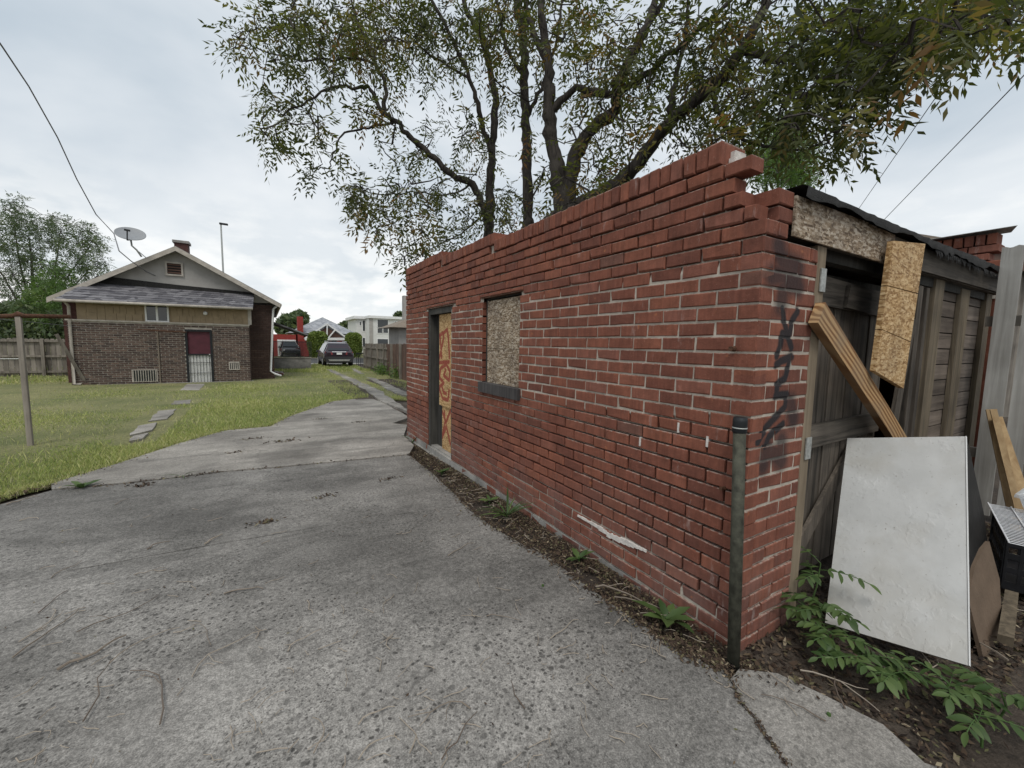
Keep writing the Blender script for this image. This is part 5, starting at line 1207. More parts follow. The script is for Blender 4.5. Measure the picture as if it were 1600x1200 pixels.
# ================================================================== TREES
def crom(P, n=5):
    P = [np.array(p, float) for p in P]; Q = [P[0]]+P+[P[-1]]; out = []
    for i in range(1, len(Q)-2):
        for k in range(n):
            t = k/n; a, b, c, d = Q[i-1], Q[i], Q[i+1], Q[i+2]
            out.append(.5*((2*b)+(-a+c)*t+(2*a-5*b+4*c-d)*t*t+(-a+3*b-3*c+d)*t**3))
    out.append(P[-1]); return out
def compound_leaves(name, P, Dn, length, mat, par, nl=9, lw=.30, ll=.30, tint=None, jitter=.5):
    """P base points, Dn leaf directions; drooping pinnate leaves"""
    N = len(P); L = length*(.65+.6*rng.random(N)); D = Dn/np.linalg.norm(Dn, axis=1)[:, None]
    side = np.cross(D, np.array((0, 0, 1.))+.4*rng.normal(size=(N, 3))); side /= np.linalg.norm(side, axis=1)[:, None]+1e-9
    nrm = np.cross(side, D); Vs = []; tn = rng.random(N)*.82 if tint is None else tint
    tn = np.clip(tn, 0, 1)
    for j in range(nl):
        f = .25+.75*((j+1)//2)/(nl//2+.5) if j < nl-1 else 1.0
        s = 0 if j == nl-1 else (1 if j % 2 else -1)
        base = P+D*(L*f)[:, None]+np.array((0, 0, -1.))*(L*.35*f*f)[:, None]
        dr = (D*(.45 if s else 1)+side*s*.85+np.array((0, 0, -.35))+.18*rng.normal(size=(N, 3))); dr /= np.linalg.norm(dr, axis=1)[:, None]
        pe = np.cross(dr, nrm+.35*rng.normal(size=(N, 3))); pe /= np.linalg.norm(pe, axis=1)[:, None]+1e-9
        l = (L*ll*(.8+.4*rng.random(N)))[:, None]; w = l*lw*.5
        Vs.append(np.stack([base, base+dr*l*.42+pe*w, base+dr*l, base+dr*l*.42-pe*w], 1))
    V = np.stack(Vs, 1).reshape(-1, 3); T = np.repeat(tn, nl*4)
    return link(name, mesh_np(name, V, np.arange(len(V)).reshape(-1, 4), T), mat, par)
def grow(t, limbs, clumps, depthf, leafn, leaf_len, mat, ext_nodes=None, twig_r=.009, spread=.14, wob=.05):
    """limbs: list of (name, [(px,py,D)...], r0, r1). clumps: (px,py,rx,ry,n)"""
    nodes = []
    for name, path, r0, r1 in limbs:
        W = crom(path, 6)
        W = [w_+(rng.normal(size=3)*wob*.35 if 0 < i < len(W)-1 else 0) for i, w_ in enumerate(W)]
        R = [.86*lerp(r0, r1, (i/(len(W)-1))**.8)*(1+.07*rng.normal()) for i in range(len(W))]
        MB().tube(W, R, 10).build(name, MAT['bark'], t, True); nodes += [(w_, r_) for w_, r_ in zip(W, R)]
    NP = np.array([n_[0] for n_ in nodes]); A = []
    for (px, py, rx, ry, n) in clumps:
        for _ in range(n):
            a = rng.random()*2*PI; q = math.sqrt(rng.random()); x, y = px+rx*q*math.cos(a), py+ry*q*math.sin(a)
            A.append(at(x, y, depthf(x, y)+rng.normal()*.7))
    A = np.array(A); d = np.array([np.linalg.norm(NP-a, axis=1).min() for a in A]); A = A[np.argsort(d)]
    tw = MB(); LP, LD = [], []
    for a in A:
        dd = np.linalg.norm(NP-a, axis=1); i = int(np.argmin(dd)); b = NP[i]; L = dd[i]
        if L < .02: continue
        n = max(3, int(L/.22)); off = rng.normal(size=3)*L*.16+np.array((0, 0, .10*L)); pts = []
        for k in range(n+1):
            s = k/n; pts.append(lerp(b, a, s)+off*math.sin(PI*s)+(rng.normal(size=3)*min(.05, .06*L) if 0 < k < n else 0))
        r0 = min(nodes[i][1]*.7 if i < len(nodes) else .022, .010+.016*L); tw.tube(pts, [lerp(r0, twig_r*.5, k/n) for k in range(n+1)], 4, cap=False)
        NP = np.vstack([NP, np.array(pts[1:])])
        dirn = (pts[-1]-pts[-2]); dirn /= np.linalg.norm(dirn)+1e-9
        for k in range(leafn):
            s = 1-.5*rng.random()**2; j = min(int(s*n), n-1); p = lerp(pts[j], pts[j+1], s*n-j)
            LP.append(p+rng.normal(size=3)*.01); LD.append(dirn*.5+rng.normal(size=3)*.75+np.array((0, 0, -.25)))
    tw.build('twigs', MAT['bark'], t)['kind'] = 'stuff'
    LP, LD = np.array(LP), np.array(LD)
    cl = np.sin(LP[:, 0]*2.1+1)+np.sin(LP[:, 1]*2.7)+np.sin(LP[:, 2]*3.3+.5); tn = np.clip(.42+.13*cl+.2*rng.normal(size=len(LP)), 0, 1)
    cr_ = compound_leaves('crown', LP, LD, leaf_len, mat, t, tint=tn)
    return t
bA = at(876, 400, 8.9); bA[2] = zg(bA[1]); bC = at(824, 400, 9.8); bC[2] = zg(bC[1]); bB = at(763, 400, 10.8); bB[2] = zg(bB[1])
tA = thing('tree', 'large multi-limbed tree behind the garage with a heavy limb leaning out to the right', 'tree', tuple(bA))
fork = at(880, 345, 8.85)
limA = [('trunk', [bA-np.array((0, 0, .2)), lerp(bA, fork, .5), fork, at(872, 280, 8.8), at(861, 221, 8.7), at(859, 170, 8.6), at(857, 106, 8.5), at(848, 42, 8.4), at(843, -60, 8.3)], .30, .07),
        ('limb', [fork, at(899, 246, 8.7), at(925, 204, 8.5), at(961, 172, 8.3), at(963, 140, 8.1), at(993, 76, 7.9), at(1012, 34, 7.8), at(1040, -40, 7.7)], .20, .06),
        ('limb', [fork, at(905, 322, 8.7), at(957, 293, 8.3), at(1005, 245, 7.9), at(1049, 188, 7.5), at(1110, 136, 7.1), at(1158, 83, 6.8), at(1184, 35, 6.6), at(1205, -40, 6.5)], .22, .07),
        ('limb', [at(1049, 188, 7.5), at(1051, 144, 7.4), at(1064, 87, 7.3), at(1075, 10, 7.2)], .08, .03),
        ('limb', [at(1165, 80, 6.8), at(1215, 93, 6.4), at(1263, 90, 6.1), at(1302, 79, 5.9), at(1340, 60, 5.7), at(1400, 48, 5.5), at(1470, 35, 5.3), at(1540, 25, 5.2)], .07, .018),
        ('limb', [at(860, 175, 8.6), at(900, 140, 8.4), at(966, 144, 8.1), at(1044, 87, 7.8), at(1097, 44, 7.6), at(1150, -10, 7.4)], .10, .04),
        ('limb', [at(858, 110, 8.5), at(836, 55, 8.6), at(822, 10, 8.7), at(815, -50, 8.7)], .09, .04),
        ('limb', [at(966, 144, 8.1), at(987, 87, 8.0), at(1027, 17, 7.9), at(1050, -50, 7.8)], .10, .05),
        ('limb', [at(876, 325, 8.8), at(850, 345, 8.7), at(838, 372, 8.6)], .06, .04),
        ('limb', [at(1110, 136, 7.1), at(1130, 190, 6.9), at(1170, 220, 6.7), at(1240, 235, 6.4), at(1290, 225, 6.2)], .05, .015),
        ('limb', [at(1263, 90, 6.1), at(1290, 140, 5.9), at(1330, 180, 5.8), at(1360, 190, 5.7)], .03, .012)]
clA = [(780,40,50,50,26),(850,40,60,50,26),(930,50,60,60,44),(960,120,60,60,34),(900,200,60,60,16),(960,230,60,50,22),(1000,150,50,60,24),(880,310,50,18,8),(930,280,40,25,10),
       (1040,60,60,60,44),(1100,80,60,60,44),(1090,200,70,40,28),(1120,150,60,60,34),(1180,60,60,60,42),(1190,170,60,40,28),(1240,130,70,60,46),(1265,200,50,36,26),(1280,60,70,60,42),(1330,115,60,42,36),(1340,50,60,50,44),(1400,55,60,46,46),(1395,100,40,34,26),(1365,165,30,26,8),(1330,205,36,24,8),(1295,230,24,18,5),(1450,40,50,34,32),(1500,30,50,34,30),(1560,20,60,32,30),(1150,240,40,22,10),(1100,250,40,25,14),
       (900,-80,220,60,70),(1250,-70,220,50,80),(1500,-40,120,40,40)]
def dA(x, y): return float(np.interp(x, [760, 950, 1100, 1250, 1450, 1600], [8.8, 8.2, 7.2, 6.2, 5.5, 5.2]))
grow(tA, limA, clA, dA, 3, .44, MAT['leaf'])
tC = thing('tree', 'slender straight dark-barked tree rising between two other trunks behind the garage', 'tree', tuple(bC))
grow(tC, [('trunk', [bC-np.array((0, 0, .2)), at(824, 380, 9.8), at(825, 340, 9.75), at(823, 255, 9.7), at(821, 183, 9.6), at(819, 127, 9.5), at(818, 64, 9.5), at(808, 0, 9.4), at(800, -80, 9.4)], .17, .09),
          ('limb', [at(821, 190, 9.6), at(845, 140, 9.5), at(870, 60, 9.4), at(880, -20, 9.3)], .06, .03), ('limb', [at(820, 120, 9.5), at(795, 80, 9.5), at(780, 20, 9.4), at(775, -40, 9.4)], .06, .03)],
     [(830,250,40,60,10),(800,330,36,34,16),(790,120,40,60,16),(850,120,40,50,12),(800,30,60,40,24),(880,-40,80,50,30)], lambda x, y: 9.6, 3, .44, MAT['leaf'])
tB = thing('tree', 'tree with a long crooked limb arching left over the driveway behind the garage', 'tree', tuple(bB))
limB = [('trunk', [bB-np.array((0, 0, .2)), at(763, 390, 10.8), at(765, 340, 10.7), at(766, 276, 10.6), at(771, 212, 10.5), at(773, 149, 10.4), at(755, 64, 10.2), at(729, 17, 10.1), at(715, -40, 10.0)], .19, .05),
        ('limb', [at(765, 352, 10.7), at(755, 323, 10.6), at(738, 289, 10.4), at(708, 276, 10.2), at(678, 246, 10.0), at(644, 217, 9.8), at(619, 191, 9.6), at(594, 174, 9.5), at(581, 142, 9.4), at(542, 136, 9.2), at(513, 140, 9.1), at(480, 158, 9.0), at(440, 180, 8.9)], .13, .016),
        ('limb', [at(600, 178, 9.5), at(603, 140, 9.5), at(586, 98, 9.4), at(568, 55, 9.3), at(551, 13, 9.2), at(540, -40, 9.2)], .06, .025),
        ('limb', [at(619, 191, 9.6), at(568, 200, 9.4), at(538, 208, 9.2), at(521, 238, 9.1), at(513, 263, 9.0), at(490, 262, 9.0)], .035, .010),
        ('limb', [at(768, 240, 10.5), at(751, 183, 10.4), at(734, 123, 10.2), at(704, 55, 10.0), at(678, 4, 9.9), at(660, -40, 9.8)], .085, .035),
        ('limb', [at(738, 289, 10.4), at(695, 306, 10.2), at(650, 300, 10.0), at(600, 305, 9.9), at(560, 295, 9.8)], .03, .010),
        ('limb', [at(586, 98, 9.4), at(540, 90, 9.3), at(480, 95, 9.1), at(420, 82, 9.0), at(370, 68, 8.9)], .035, .010),
        ('limb', [at(734, 123, 10.2), at(680, 90, 10.0), at(630, 50, 9.8), at(600, 10, 9.7)], .04, .015),
        ('limb', [at(760, 330, 10.7), at(720, 365, 10.6), at(680, 385, 10.5), at(640, 410, 10.4)], .03, .010)]
clB = [(368,65,26,18,10),(430,35,50,32,34),(520,35,70,38,60),(620,35,80,42,80),(700,50,60,50,54),(480,95,60,28,24),(560,85,60,38,34),(650,100,50,30,20),(425,150,28,26,10),(440,200,36,26,14),(490,175,40,28,12),(515,245,28,20,9),(425,225,24,10,5),(480,265,22,8,4),(590,170,40,30,16),(560,292,20,15,9),(600,300,50,30,26),(650,300,50,38,34),(600,348,36,26,18),(690,350,50,28,20),(640,385,36,20,10),(700,378,36,16,6),(624,412,14,14,4),(640,230,50,40,14),(700,200,50,50,18),(750,250,36,60,22),(785,320,30,40,16),(740,330,40,30,16),
       (560,-50,180,40,60)]
grow(tB, limB, clB, lambda x, y: float(np.interp(x, [340, 500, 650, 800], [8.9, 9.2, 9.9, 10.6])), 3, .46, MAT['leaf'])

def simple_tree(label, base, clumps, D, hgt_px, mat, leafn, size, name='tree', r0=.2, group=None, dsp=1.2):
    t = thing(name, label, 'tree', tuple(base), group); tops = []
    limbs = []
    c0 = clumps[0]
    for i, (px, py, rx, ry, n) in enumerate(clumps):
        tip = at(px, py, D); k = lerp(base, tip, .35); k[0] = lerp(base[0], tip[0], .15); k[1] = lerp(base[1], tip[1], .15)
        limbs.append(('trunk' if i == 0 else 'limb', [base-np.array((0, 0, .2)) if i == 0 else lerp(base, k, .9), k, lerp(k, tip, .55)+rng.normal(size=3)*.15, tip], r0 if i == 0 else r0*.45, .03))
    def dd(x, y): return D+rng.normal()*dsp
    return grow(t, limbs, clumps, dd, leafn, size, mat, spread=.2)
b1 = at(1230, 420, 15.0); b1[2] = zg(b1[1])
simple_tree('bright green tree peeping over the broken parapet corner', b1, [(1215,262,44,30,90),(1240,232,40,28,80),(1190,240,30,26,50),(1250,275,26,18,36),(1220,200,36,22,50)], 15.0, 0, MAT['leaf_bright'], 7, .36, dsp=.6)
b2 = at(60, 570, 30.0); b2[2] = zg(b2[1])
simple_tree('tall feathery tree rising behind the board fence', b2, [(45,370,50,40,110),(20,335,36,26,60),(95,360,50,26,90),(140,385,30,24,60),(90,420,50,30,90),(15,420,36,40,80),(140,420,36,18,40),(60,460,60,24,70),(-40,380,40,60,60)], 30.0, 0, MAT['leaf_back'], 4, .62, r0=.3, dsp=1.5)
b3 = at(75, 575, 27.0); b3[2] = zg(b3[1])
simple_tree('leafy light green tree behind the board fence', b3, [(85,440,30,30,90),(60,470,30,26,70),(100,470,24,24,60),(40,490,40,20,80)], 27.0, 0, MAT['leaf_bright'], 7, .5, dsp=1.0, r0=.12)
for k, (px, py, rx, ry, lab) in enumerate(((20, 505, 50, 34, 'dense dark shrub behind the left end of the board fence'), (90, 512, 40, 28, 'dense dark shrub behind the board fence by the bungalow corner'))):
    b = at(px, 575, 26.5); b[2] = zg(b[1]); t = thing('shrub', lab, 'shrub', tuple(b), None)
    N = 7000; P = []
    a = rng.random(N)*2*PI; q = np.sqrt(rng.random(N)); P = np.array([at(px+rx*qq*math.cos(aa), py+ry*qq*math.sin(aa), 26.5+rng.normal()*.9) for aa, qq in zip(a, q)])
    leaf_cloud('foliage', P, .13, MAT['leaf_back'], t); MB().tube([b-(0, 0, .1), b+(0, 0, 1.4)], .06, 6).build('stem', MAT['bark'], t)
# distant trees along the skyline
for k, (px, py, rx, ry, D, lab) in enumerate(((450, 510, 16, 16, 75, 'distant tree above the red garage block'), (466, 500, 14, 12, 80, 'distant tree behind the red chimney'), (540, 512, 10, 8, 90, 'distant tree right of the pale hipped roof'), (625, 497, 8, 8, 95, 'distant tree beyond the pale modern building'), (130, 500, 60, 26, 60, 'distant tree hidden behind the bungalow'))):
    b = at(px, 545, D); b[2] = zg(b[1]); t = thing('tree', lab, 'tree', tuple(b)); N = 1600
    a = rng.random(N)*2*PI; q = np.sqrt(rng.random(N)); P = np.array([at(px+rx*qq*math.cos(aa)*(1+.3*rng.random()), py+ry*qq*math.sin(aa)*(1+.3*rng.random()), D+rng.normal()*1.2) for aa, qq in zip(a, q)])
    leaf_cloud('crown', P, .45, MAT['leaf_back'], t); top = at(px, py, D); MB().tube([b-np.array((0, 0, .2)), lerp(b, top, .5), top], [.25, .2, .08], 6).build('trunk', MAT['bark'], t)

# ================================================================== GRASS AND LITTER
def inpoly(P, poly):
    x, y = P[:, 0], P[:, 1]; r = np.zeros(len(P), bool); n = len(poly)
    for i in range(n):
        x0, y0 = poly[i][:2]; x1, y1 = poly[(i+1) % n][:2]
        c = ((y0 > y) != (y1 > y)) & (x < (x1-x0)*(y-y0)/(y1-y0+1e-12)+x0); r ^= c
    return r
ZX = np.array([a for a, b in ZP]); ZY = np.array([b for a, b in ZP])
def zgv(y): return np.interp(y, ZX, ZY)
def blades(P, h, wdt):
    N = len(P); th = rng.random(N)*2*PI; d = np.stack([np.cos(th), np.sin(th), np.zeros(N)], 1); lean = (rng.random(N)*.7)[:, None]; ph = rng.random(N)*2*PI
    ld = np.stack([np.cos(ph), np.sin(ph), np.zeros(N)], 1); hh_ = (h*(.5+.9*rng.random(N)))[:, None]; ww = (wdt*(.7+.6*rng.random(N)))[:, None]
    B = np.stack([P[:, 0], P[:, 1], zgv(P[:, 1])-.02], 1); Z = np.array((0, 0, 1.))
    return np.stack([B-d*ww, B+d*ww, B+ld*lean*hh_*.45+Z*hh_*.62+d*ww*.75, B+ld*lean*hh_+Z*hh_*.97], 1).reshape(-1, 3)
lawn_arr = lawn_pts
stones = []
for ob in list(path.children): 
    stones.append([(v.co.x, v.co.y) for v in ob.data.vertices])
pav = [[(v.co.x, v.co.y) for v in ob.data.vertices] for s_ in strips for ob in s_.children]
def nearbox(P, boxes, pad):
    r = np.zeros(len(P), bool)
    for bpts in boxes:
        a = np.array(bpts); r |= (P[:, 0] > a[:, 0].min()+pad) & (P[:, 0] < a[:, 0].max()-pad) & (P[:, 1] > a[:, 1].min()+pad) & (P[:, 1] < a[:, 1].max()-pad)
    return r
GV, GT = [], []
for (x0, x1, y0, y1, dens, h, wd_) in ((-9, 3.4, 4.2, 7.5, 5200, .048, .0026), (-10, 3.4, 7.5, 11, 3000, .052, .0042), (-12, 3.5, 11, 16, 1300, .058, .007), (-13, 3.5, 16, 24, 620, .065, .011), (-3.5, 3.6, 24, 33, 380, .10, .02), (-13, -7.5, 19, 33, 200, .1, .02)):
    N = int((x1-x0)*(y1-y0)*dens); P = np.stack([x0+(x1-x0)*rng.random(N), y0+(y1-y0)*rng.random(N)], 1)
    k = inpoly(P, lawn_pts) & ~nearbox(P, stones, -.2) & ~(nearbox(P, pav, -.10) & (rng.random(len(P)) < .93))
    k &= ~((P[:, 0] > xl-.05) & (P[:, 0] < gx1+.1) & (P[:, 1] > HY-.05))
    # view cone only
    ang = np.arctan2(P[:, 0]-CAM[0], P[:, 1]-CAM[1])-YAW; k &= (ang > -1.02)
    pat = np.sin(P[:, 0]*1.7+.5*np.sin(P[:, 1]*1.1))+np.sin(P[:, 1]*1.3+.8*np.sin(P[:, 0]*.9)); k &= rng.random(N) < np.clip(.80+.16*pat, .35, 1)
    bare = np.linalg.norm(P-np.array(EDGE[1][:2])-np.array((.3, .12)), axis=1) < .35; k &= ~(bare & (rng.random(N) < .8))
    P = P[k]; pat = pat[k]; hv = h*(1+.22*pat+.2*rng.normal(size=len(P)))
    GV.append(blades(P, np.maximum(hv, .02), wd_)); GT.append(np.repeat(np.clip(.50+.10*pat+.20*rng.normal(size=len(P)), 0, 1), 4))
# taller seed heads
N = 16000; P = np.stack([-10+13*rng.random(N), 4.3+20*rng.random(N)**1.6], 1); k = inpoly(P, lawn_pts) & ~nearbox(P, stones, -.05) & ~nearbox(P, pav, -.05) & ~((P[:, 0] > xl-.05) & (P[:, 0] < gx1+.1) & (P[:, 1] > HY-.05)); cl_ = np.sin(P[:, 0]*3.1+1.2*np.sin(P[:, 1]*2.3))*np.sin(P[:, 1]*2.7+.6); k &= rng.random(N) < np.clip(.45+.5*cl_, .05, 1); P = P[k]
GV.append(blades(P, np.full(len(P), .10), .0016+.0003*P[:, 1])); GT.append(np.repeat(np.clip(.78+.14*rng.normal(size=len(P)), 0, 1), 4))
# dry fringe along the concrete edge
N = 5000; i = rng.integers(0, len(EDGE)-1, N); tt_ = rng.random(N)[:, None]; E_ = np.array([p[:2] for p in EDGE]); P = E_[i]*(1-tt_)+E_[i+1]*tt_+np.array((-.03, .05))+rng.normal(size=(N, 2))*.05
GV.append(blades(P, np.full(N, .05), .0025)); GT.append(np.repeat(np.clip(.7+.22*rng.normal(size=N), 0, 1), 4))
V = np.concatenate(GV); T = np.concatenate(GT)
o = link('grass', mesh_np('grass', V, np.arange(len(V)).reshape(-1, 4), T), MAT['grass']); tag(o, 'long unmown green grass with yellowish seed heads covering the yard', 'grass', None, 'stuff')

# leaf litter and grit along the wall foot, on the dirt at the right and thin over the concrete
LV, LT = [], []
def litter(P, size, zoff=.004, tl=None):
    N = len(P); th = rng.random(N)*2*PI; d = np.stack([np.cos(th), np.sin(th), .35*rng.normal(size=N)], 1); e = np.stack([-np.sin(th), np.cos(th), .45*rng.normal(size=N)], 1)
    s = (size*(.4+1.1*rng.random(N)))[:, None]; B = np.stack([P[:, 0], P[:, 1], zgv(P[:, 1])+zoff+.012*rng.random(N)], 1)
    LV.append(np.stack([B-d*s, B+e*s*.42, B+d*s, B-e*s*.42], 1).reshape(-1, 3)); LT.append(np.repeat(rng.random(N) if tl is None else tl, 4))
N = 20000; y = -.15+5.6*rng.random(N); wv_ = .17+.07*np.sin(y*5)+.05*np.sin(y*13); x = -np.abs(rng.normal(size=N))*wv_-.01; k = x > -.55; litter(np.stack([x[k], y[k]], 1), .0105, -.03)
N = 16000; P = np.stack([-.25+3.8*rng.random(N), -1.9+2.0*rng.random(N)], 1); rs = np.array(xy(RS)); ly = np.interp(P[:, 0], rs[:, 0], rs[:, 1]); k = (P[:, 1] > ly-.05) & ((P[:, 0] > -.02) | (P[:, 1] < -.02)); P = P[k & (P[:, 0] < FX-.03)]; litter(P, .015, -.055)
N = 3000; P = np.stack([-.15+1.6*rng.random(N), -1.0+1.0*rng.random(N)], 1); ly = np.interp(P[:, 0], rs[:, 0], rs[:, 1]); k = np.abs(P[:, 1]-ly) < .09*np.abs(rng.normal(size=N)); litter(P[k], .011, .004)
N = 2600; i = rng.integers(0, len(RE)-1, N); tt_ = rng.random(N)[:, None]; E_ = np.array([p[:2] for p in RE]); P = E_[i]*(1-tt_)+E_[i+1]*tt_+rng.normal(size=(N, 2))*.028; litter(P, .0095, .004)
N = 300; i = rng.integers(0, len(JR)-1, N); tt_ = rng.random(N)[:, None]; E_ = np.array([p[:2] for p in JR]); P = E_[i]*(1-tt_)+E_[i+1]*tt_+rng.normal(size=(N, 2))*.008; litter(P, .006, .003)
N = 420; P = np.stack([-4.5+4.1*rng.random(N), -.6+5.5*rng.random(N)], 1); litter(P, .007, .003)
N = 900; i = rng.integers(0, len(EDGE)-1, N); tt_ = rng.random(N)[:, None]; E_ = np.array([p[:2] for p in EDGE]); P = E_[i]*(1-tt_)+E_[i+1]*tt_+rng.normal(size=(N, 2))*.07; litter(P, .016, .0)
N = 260; i = rng.integers(0, len(ST)-1, N); tt_ = rng.random(N)[:, None]; E_ = np.array([p[:2] for p in ST]); P = E_[i]*(1-tt_)+E_[i+1]*tt_+rng.normal(size=(N, 2))*.03; litter(P, .014, .003)
for (px, py, s, n) in ((408,818,.06,40),(440,690,.12,110),(400,686,.10,60),(368,708,.07,40),(215,760,.07,40),(508,776,.07,30),(610,748,.07,30),(560,660,.10,40),(500,655,.10,40)):
    c = gnd(px, py); litter(c[:2]+rng.normal(size=(n, 2))*np.array((s, s*.45)), .018, .006)
V = np.concatenate(LV); T = np.concatenate(LT)
o = link('leaf_litter', mesh_np('leaf_litter', V, np.arange(len(V)).reshape(-1, 4), T), MAT['litter']); tag(o, 'dry brown leaf litter along the garage wall and over the concrete', 'leaf litter', None, 'stuff')
# small gravel on the dirt
# twigs, each its own thing
def twig(px, py, L, ang, r, n=6, lab='dry twig lying on the worn concrete driveway', grp='dry twigs on the driveway'):
    L = L*.75; r = r*1.0; c = gnd(px, py); pts = []; a = ang; p = np.array((c[0], c[1])); step = L/n
    for k in range(n+1):
        pts.append((p[0], p[1], zg(p[1])+r*.9+.006+.010*rng.random()*(0 < k < n))); a += rng.normal()*.33; p = p+np.array((math.cos(a), math.sin(a)))*step
    m = MB().tube(pts, [lerp(r, r*.5, k/n) for k in range(n+1)], 5)
    if L > .25 and rng.random() < .6:
        k = 2+int(rng.integers(0, 2)); q = np.array(pts[k]); b = a+rng.choice([-1, 1])*.7; m.tube([q, q+np.array((math.cos(b), math.sin(b), .01))*L*.18, q+np.array((math.cos(b+.2), math.sin(b+.2), .0))*L*.32], [r*.6, r*.5, r*.3], 4)
    solo(m, 'twig', MAT['twig'], lab, 'twig', grp)
for (px, py, L, a, r) in ((250,1135,.62,1.05,.0035),(300,1060,.5,.9,.003),(90,1050,.34,.4,.007),(120,990,.5,.65,.003),(130,1130,.5,.6,.003),(330,1010,.35,1.2,.002),(560,1135,.2,.1,.003),(735,1110,.36,1.6,.003),(640,1180,.24,.3,.003),(820,1110,.2,.8,.003),(760,965,.25,-.3,.003),(480,940,.2,-1.2,.003),(600,960,.22,1.0,.002),(20,1030,.5,.5,.004),(30,1005,.4,.9,.003),(60,960,.3,.4,.003),(230,860,.2,1.0,.005),(320,852,.22,0,.006),(400,1000,.16,.7,.003),(560,1190,.2,.2,.003),(490,1180,.24,.2,.003),(690,1190,.3,.9,.003),(350,930,.28,-.4,.005),(170,1040,.4,.6,.003),(210,900,.2,.2,.003),(80,905,.3,.6,.003),(450,1020,.25,.8,.003),(870,1020,.18,-.4,.003),(930,920,.4,-.75,.007),(960,935,.5,-.85,.004),(1000,960,.35,-.9,.003),(1250,1050,.4,-.7,.004),(1320,1110,.25,.05,.004),(1290,1130,.3,1.2,.003),(1400,1090,.35,-.6,.004),(860,1000,.3,.1,.003),(700,870,.35,.1,.003),(620,905,.12,1.0,.002),(10,790,.3,.3,.006),(30,815,.2,.1,.004),(180,790,.2,.5,.004),(1480,1075,.4,.4,.004),(1550,960,.5,-.3,.004),(1575,1035,.4,.6,.005)):
    on_dirt = px > 920 and py < 965 or px > 1220
    twig(px, py, L, a+.45, r, lab='dry stick lying in the leaf litter by the garage' if on_dirt else 'dry twig lying on the worn concrete driveway', grp='dry sticks in the leaf litter' if on_dirt else 'dry twigs on the driveway')
tw_ = MB()
for k in range(260):
    c = gnd(20+1050*rng.random(), 780+420*rng.random()) if k < 150 else np.array((-.05-.35*rng.random(), -.3+3.6*rng.random(), 0))
    L = .03+.09*rng.random(); a = rng.random()*2*PI; p = np.array((c[0], c[1])); pts = []
    for j in range(4): pts.append((p[0], p[1], zg(p[1])+.008+.004*rng.random())); a += rng.normal()*.45; p = p+np.array((math.cos(a), math.sin(a)))*L/3
    tw_.tube(pts, .0014+.001*rng.random(), 4, cap=False)
o = tw_.build('twig_debris', MAT['twig']); tag(o, 'fine scattered twig debris over the driveway concrete', 'debris', None, 'stuff')

# ------------------------------------------------------------------ weeds
def leaf_mesh(name, L, w, fold=.25, curl=.25, n=5, lob=0.0):
    V = []; Fs = []
    for i in range(n+1):
        t = i/n; hw = w*math.sin(PI*min(1, t*.93+.05))**.8*(1+lob*(1 if i % 2 else -1)); z = -curl*L*t*t
        V += [(t*L, -hw, z+fold*hw), (t*L, 0, z), (t*L, hw, z+fold*hw)]
    for i in range(n):
        for j in range(2): Fs.append((i*3+j, (i+1)*3+j, (i+1)*3+j+1, i*3+j+1))
    me = bpy.data.meshes.new(name); me.from_pydata(V, [], Fs); me.update(); me.polygons.foreach_set('use_smooth', [True]*len(me.polygons)); me.materials.append(MAT['sapling']); return me
LM = leaf_mesh('leaflet', .085, .017); LR = leaf_mesh('leaf', .16, .028, .3, .35, 7, .12); LG = leaf_mesh('blade', .22, .008, .5, .5, 6)
def put(me, name, par, loc, d, roll=0.0, s=1.0):
    o = bpy.data.objects.new(name, me); C0.objects.link(o); d = Vector(d).normalized(); o.rotation_euler = (d.to_track_quat('X', 'Z').to_matrix() @ Matrix.Rotation(roll, 3, 'X')).to_euler(); o.location = loc; o.scale = (s, s, s); parent(o, par); return o
def sapling(base, hgt, nf, label, lean=(0, 0, 0), fl=.28, group=None, s=1.0):
    t = thing('sapling', label, 'plant', tuple(base), group); base = np.array(base, float); top = base+np.array((lean[0], lean[1], hgt)); st = [base-(0, 0, .02), lerp(base, top, .5)+rng.normal(size=3)*.01, top]
    MB().tube(st, [.005, .004, .0025], 5).build('stem', MAT['weed'], t)
    for k in range(nf):
        f = .45+.55*(k+1)/nf; p = lerp(base, top, f); az = k*2.4+rng.random(); d = np.array((math.cos(az), math.sin(az), .35+.3*rng.random())); d /= np.linalg.norm(d); L = fl*(.7+.5*rng.random()); n = 5
        R_ = [p+d*L*j/n+np.array((0, 0, -.30*L*(j/n)**2)) for j in range(n+1)]; MB().tube(R_, .002, 4, cap=False).build('leaf_stalk', MAT['weed'], t)
        sd_ = np.cross(d, (0, 0, 1)); sd_ /= np.linalg.norm(sd_)
        for j in range(1, n+1):
            tang = R_[j]-R_[j-1]; tang /= np.linalg.norm(tang)
            for sg in ((-1, 1) if j < n else (0,)):
                put(LM, 'leaflet', t, R_[j], tang*(.55 if sg else 1)+sd_*sg*.85+np.array((0, 0, -.15+.15*rng.normal())), rng.normal()*.3, s*(.75+.5*rng.random()))
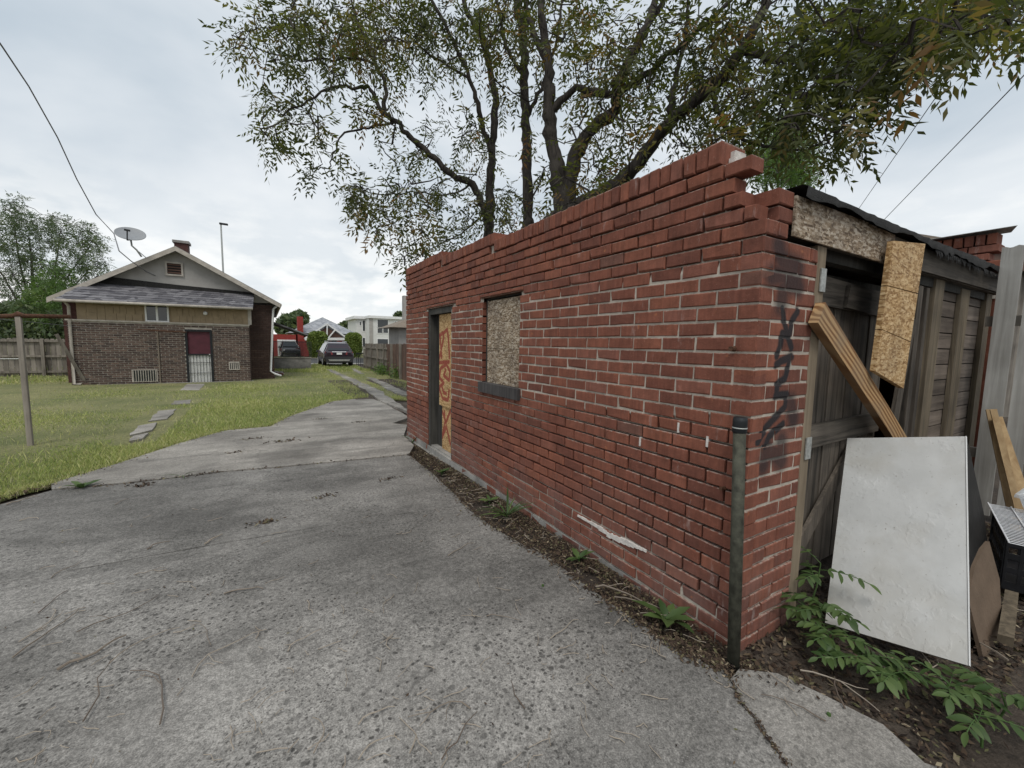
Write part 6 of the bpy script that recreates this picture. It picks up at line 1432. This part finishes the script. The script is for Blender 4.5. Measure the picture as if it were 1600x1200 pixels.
for (px, py, D, hgt, nf, lean, fl, lab) in (
    (1262, 952, 0, .28, 4, (.03, -.03, 0), .20, 'leafy green sapling reaching in front of the plank door beside the white board'),
    (1252, 975, 0, .10, 4, (-.01, -.04, 0), .17, 'low green sapling at the foot of the garage pier'),
    (1290, 1015, 0, .09, 4, (.01, -.02, 0), .16, 'green sapling under the lower left corner of the white board'),
    (1340, 1045, 0, .08, 4, (.01, -.02, 0), .16, 'green sapling under the middle of the lower edge of the white board'),
    (1385, 1070, 0, .07, 3, (0, -.02, 0), .14, 'small green sapling below the lower right part of the white board'),
    (1275, 985, 0, .16, 5, (.02, -.02, 0), .18, 'bushy sapling crowding the lower left edge of the white board'),
    (1315, 1040, 0, .06, 5, (-.02, -.02, 0), .16, 'low sapling in the litter below the white board, next to the concrete strip'),
    (1420, 1085, 0, .06, 4, (.02, .02, 0), .15, 'low sapling in the dark gap under the white board'),
    (1560, 1120, 0, .12, 5, (-.02, 0, 0), .18, 'bushy sapling at the fence side of the litter below the fibreboard'),
    (1480, 1095, 0, .09, 4, (-.02, 0, 0), .16, 'green sapling on the dirt below the fibreboard offcut'),
    (1535, 1160, 0, .09, 3, (0, .03, 0), .15, 'green sapling in the litter at the edge of the concrete strip')):
    g_ = gnd(px, py); sapling(g_, hgt, nf, lab, lean, fl, s=.66)
def rosette(px, py, n, me, s, label, group=None, up_=.8):
    b = gnd(px, py); b[2] -= .01; t = thing('weed', label, 'weed', tuple(b), group)
    for k in range(n):
        a = k*2.4+rng.random()*.6; put(me, 'leaf', t, tuple(b), (math.cos(a), math.sin(a), up_*(.5+rng.random())), rng.normal()*.2, s*(.65+.6*rng.random()))
    MB().tube([b-np.array((0, 0, .02)), b+np.array((0, 0, .02))], .008, 5).build('crown', MAT['weed'], t)
rosette(1042, 968, 8, LR, 1.0, 'broad-leaved weed with large leaves at the wall foot nearest the pipe post')
rosette(905, 872, 6, LR, .75, 'small broad-leaved weed at the wall foot below the lime streak')
rosette(792, 806, 16, LG, 1.25, 'tufted grassy weed at the wall foot below the boarded window', up_=1.2)
rosette(765, 782, 6, LR, .6, 'tiny weed beside the grassy tuft at the wall foot')
rosette(128, 762, 7, LR, .8, 'weed sprouting from the driveway joint beside the lawn edge', up_=1.4)
rosette(285, 744, 6, LG, .7, 'tuft of grass growing in the driveway joint')
rosette(690, 738, 9, LR, .6, 'weed by the garage side door')
rosette(645, 690, 10, LG, .9, 'grass tuft at the far corner of the garage', up_=1.2)
rosette(848, 916, 4, LM, .7, 'fresh fallen green leaf sprig on the concrete near the wall', up_=.1)
rosette(1295, 1118, 3, LM, .8, 'single green leaf lying on the concrete edge strip', up_=.1)
# weeds against the far fence
for k, (px, py, lab) in enumerate(((625, 592, 'leafy weed clump against the brown fence boards'), (600, 586, 'weed clump at the foot of the grey fence boards'))):
    b = gnd(px, py); t = thing('weed_clump', lab, 'weed', tuple(b)); N = 900
    P = b+rng.normal(size=(N, 3))*np.array((.22, .4, .16))+np.array((0, 0, .28)); P = P[P[:, 2] > b[2]]; leaf_cloud('foliage', P, .05, MAT['leaf_bright'], t); MB().tube([b-np.array((0, 0, .05)), b+np.array((0, 0, .3))], .02, 5).build('stem', MAT['weed'], t)
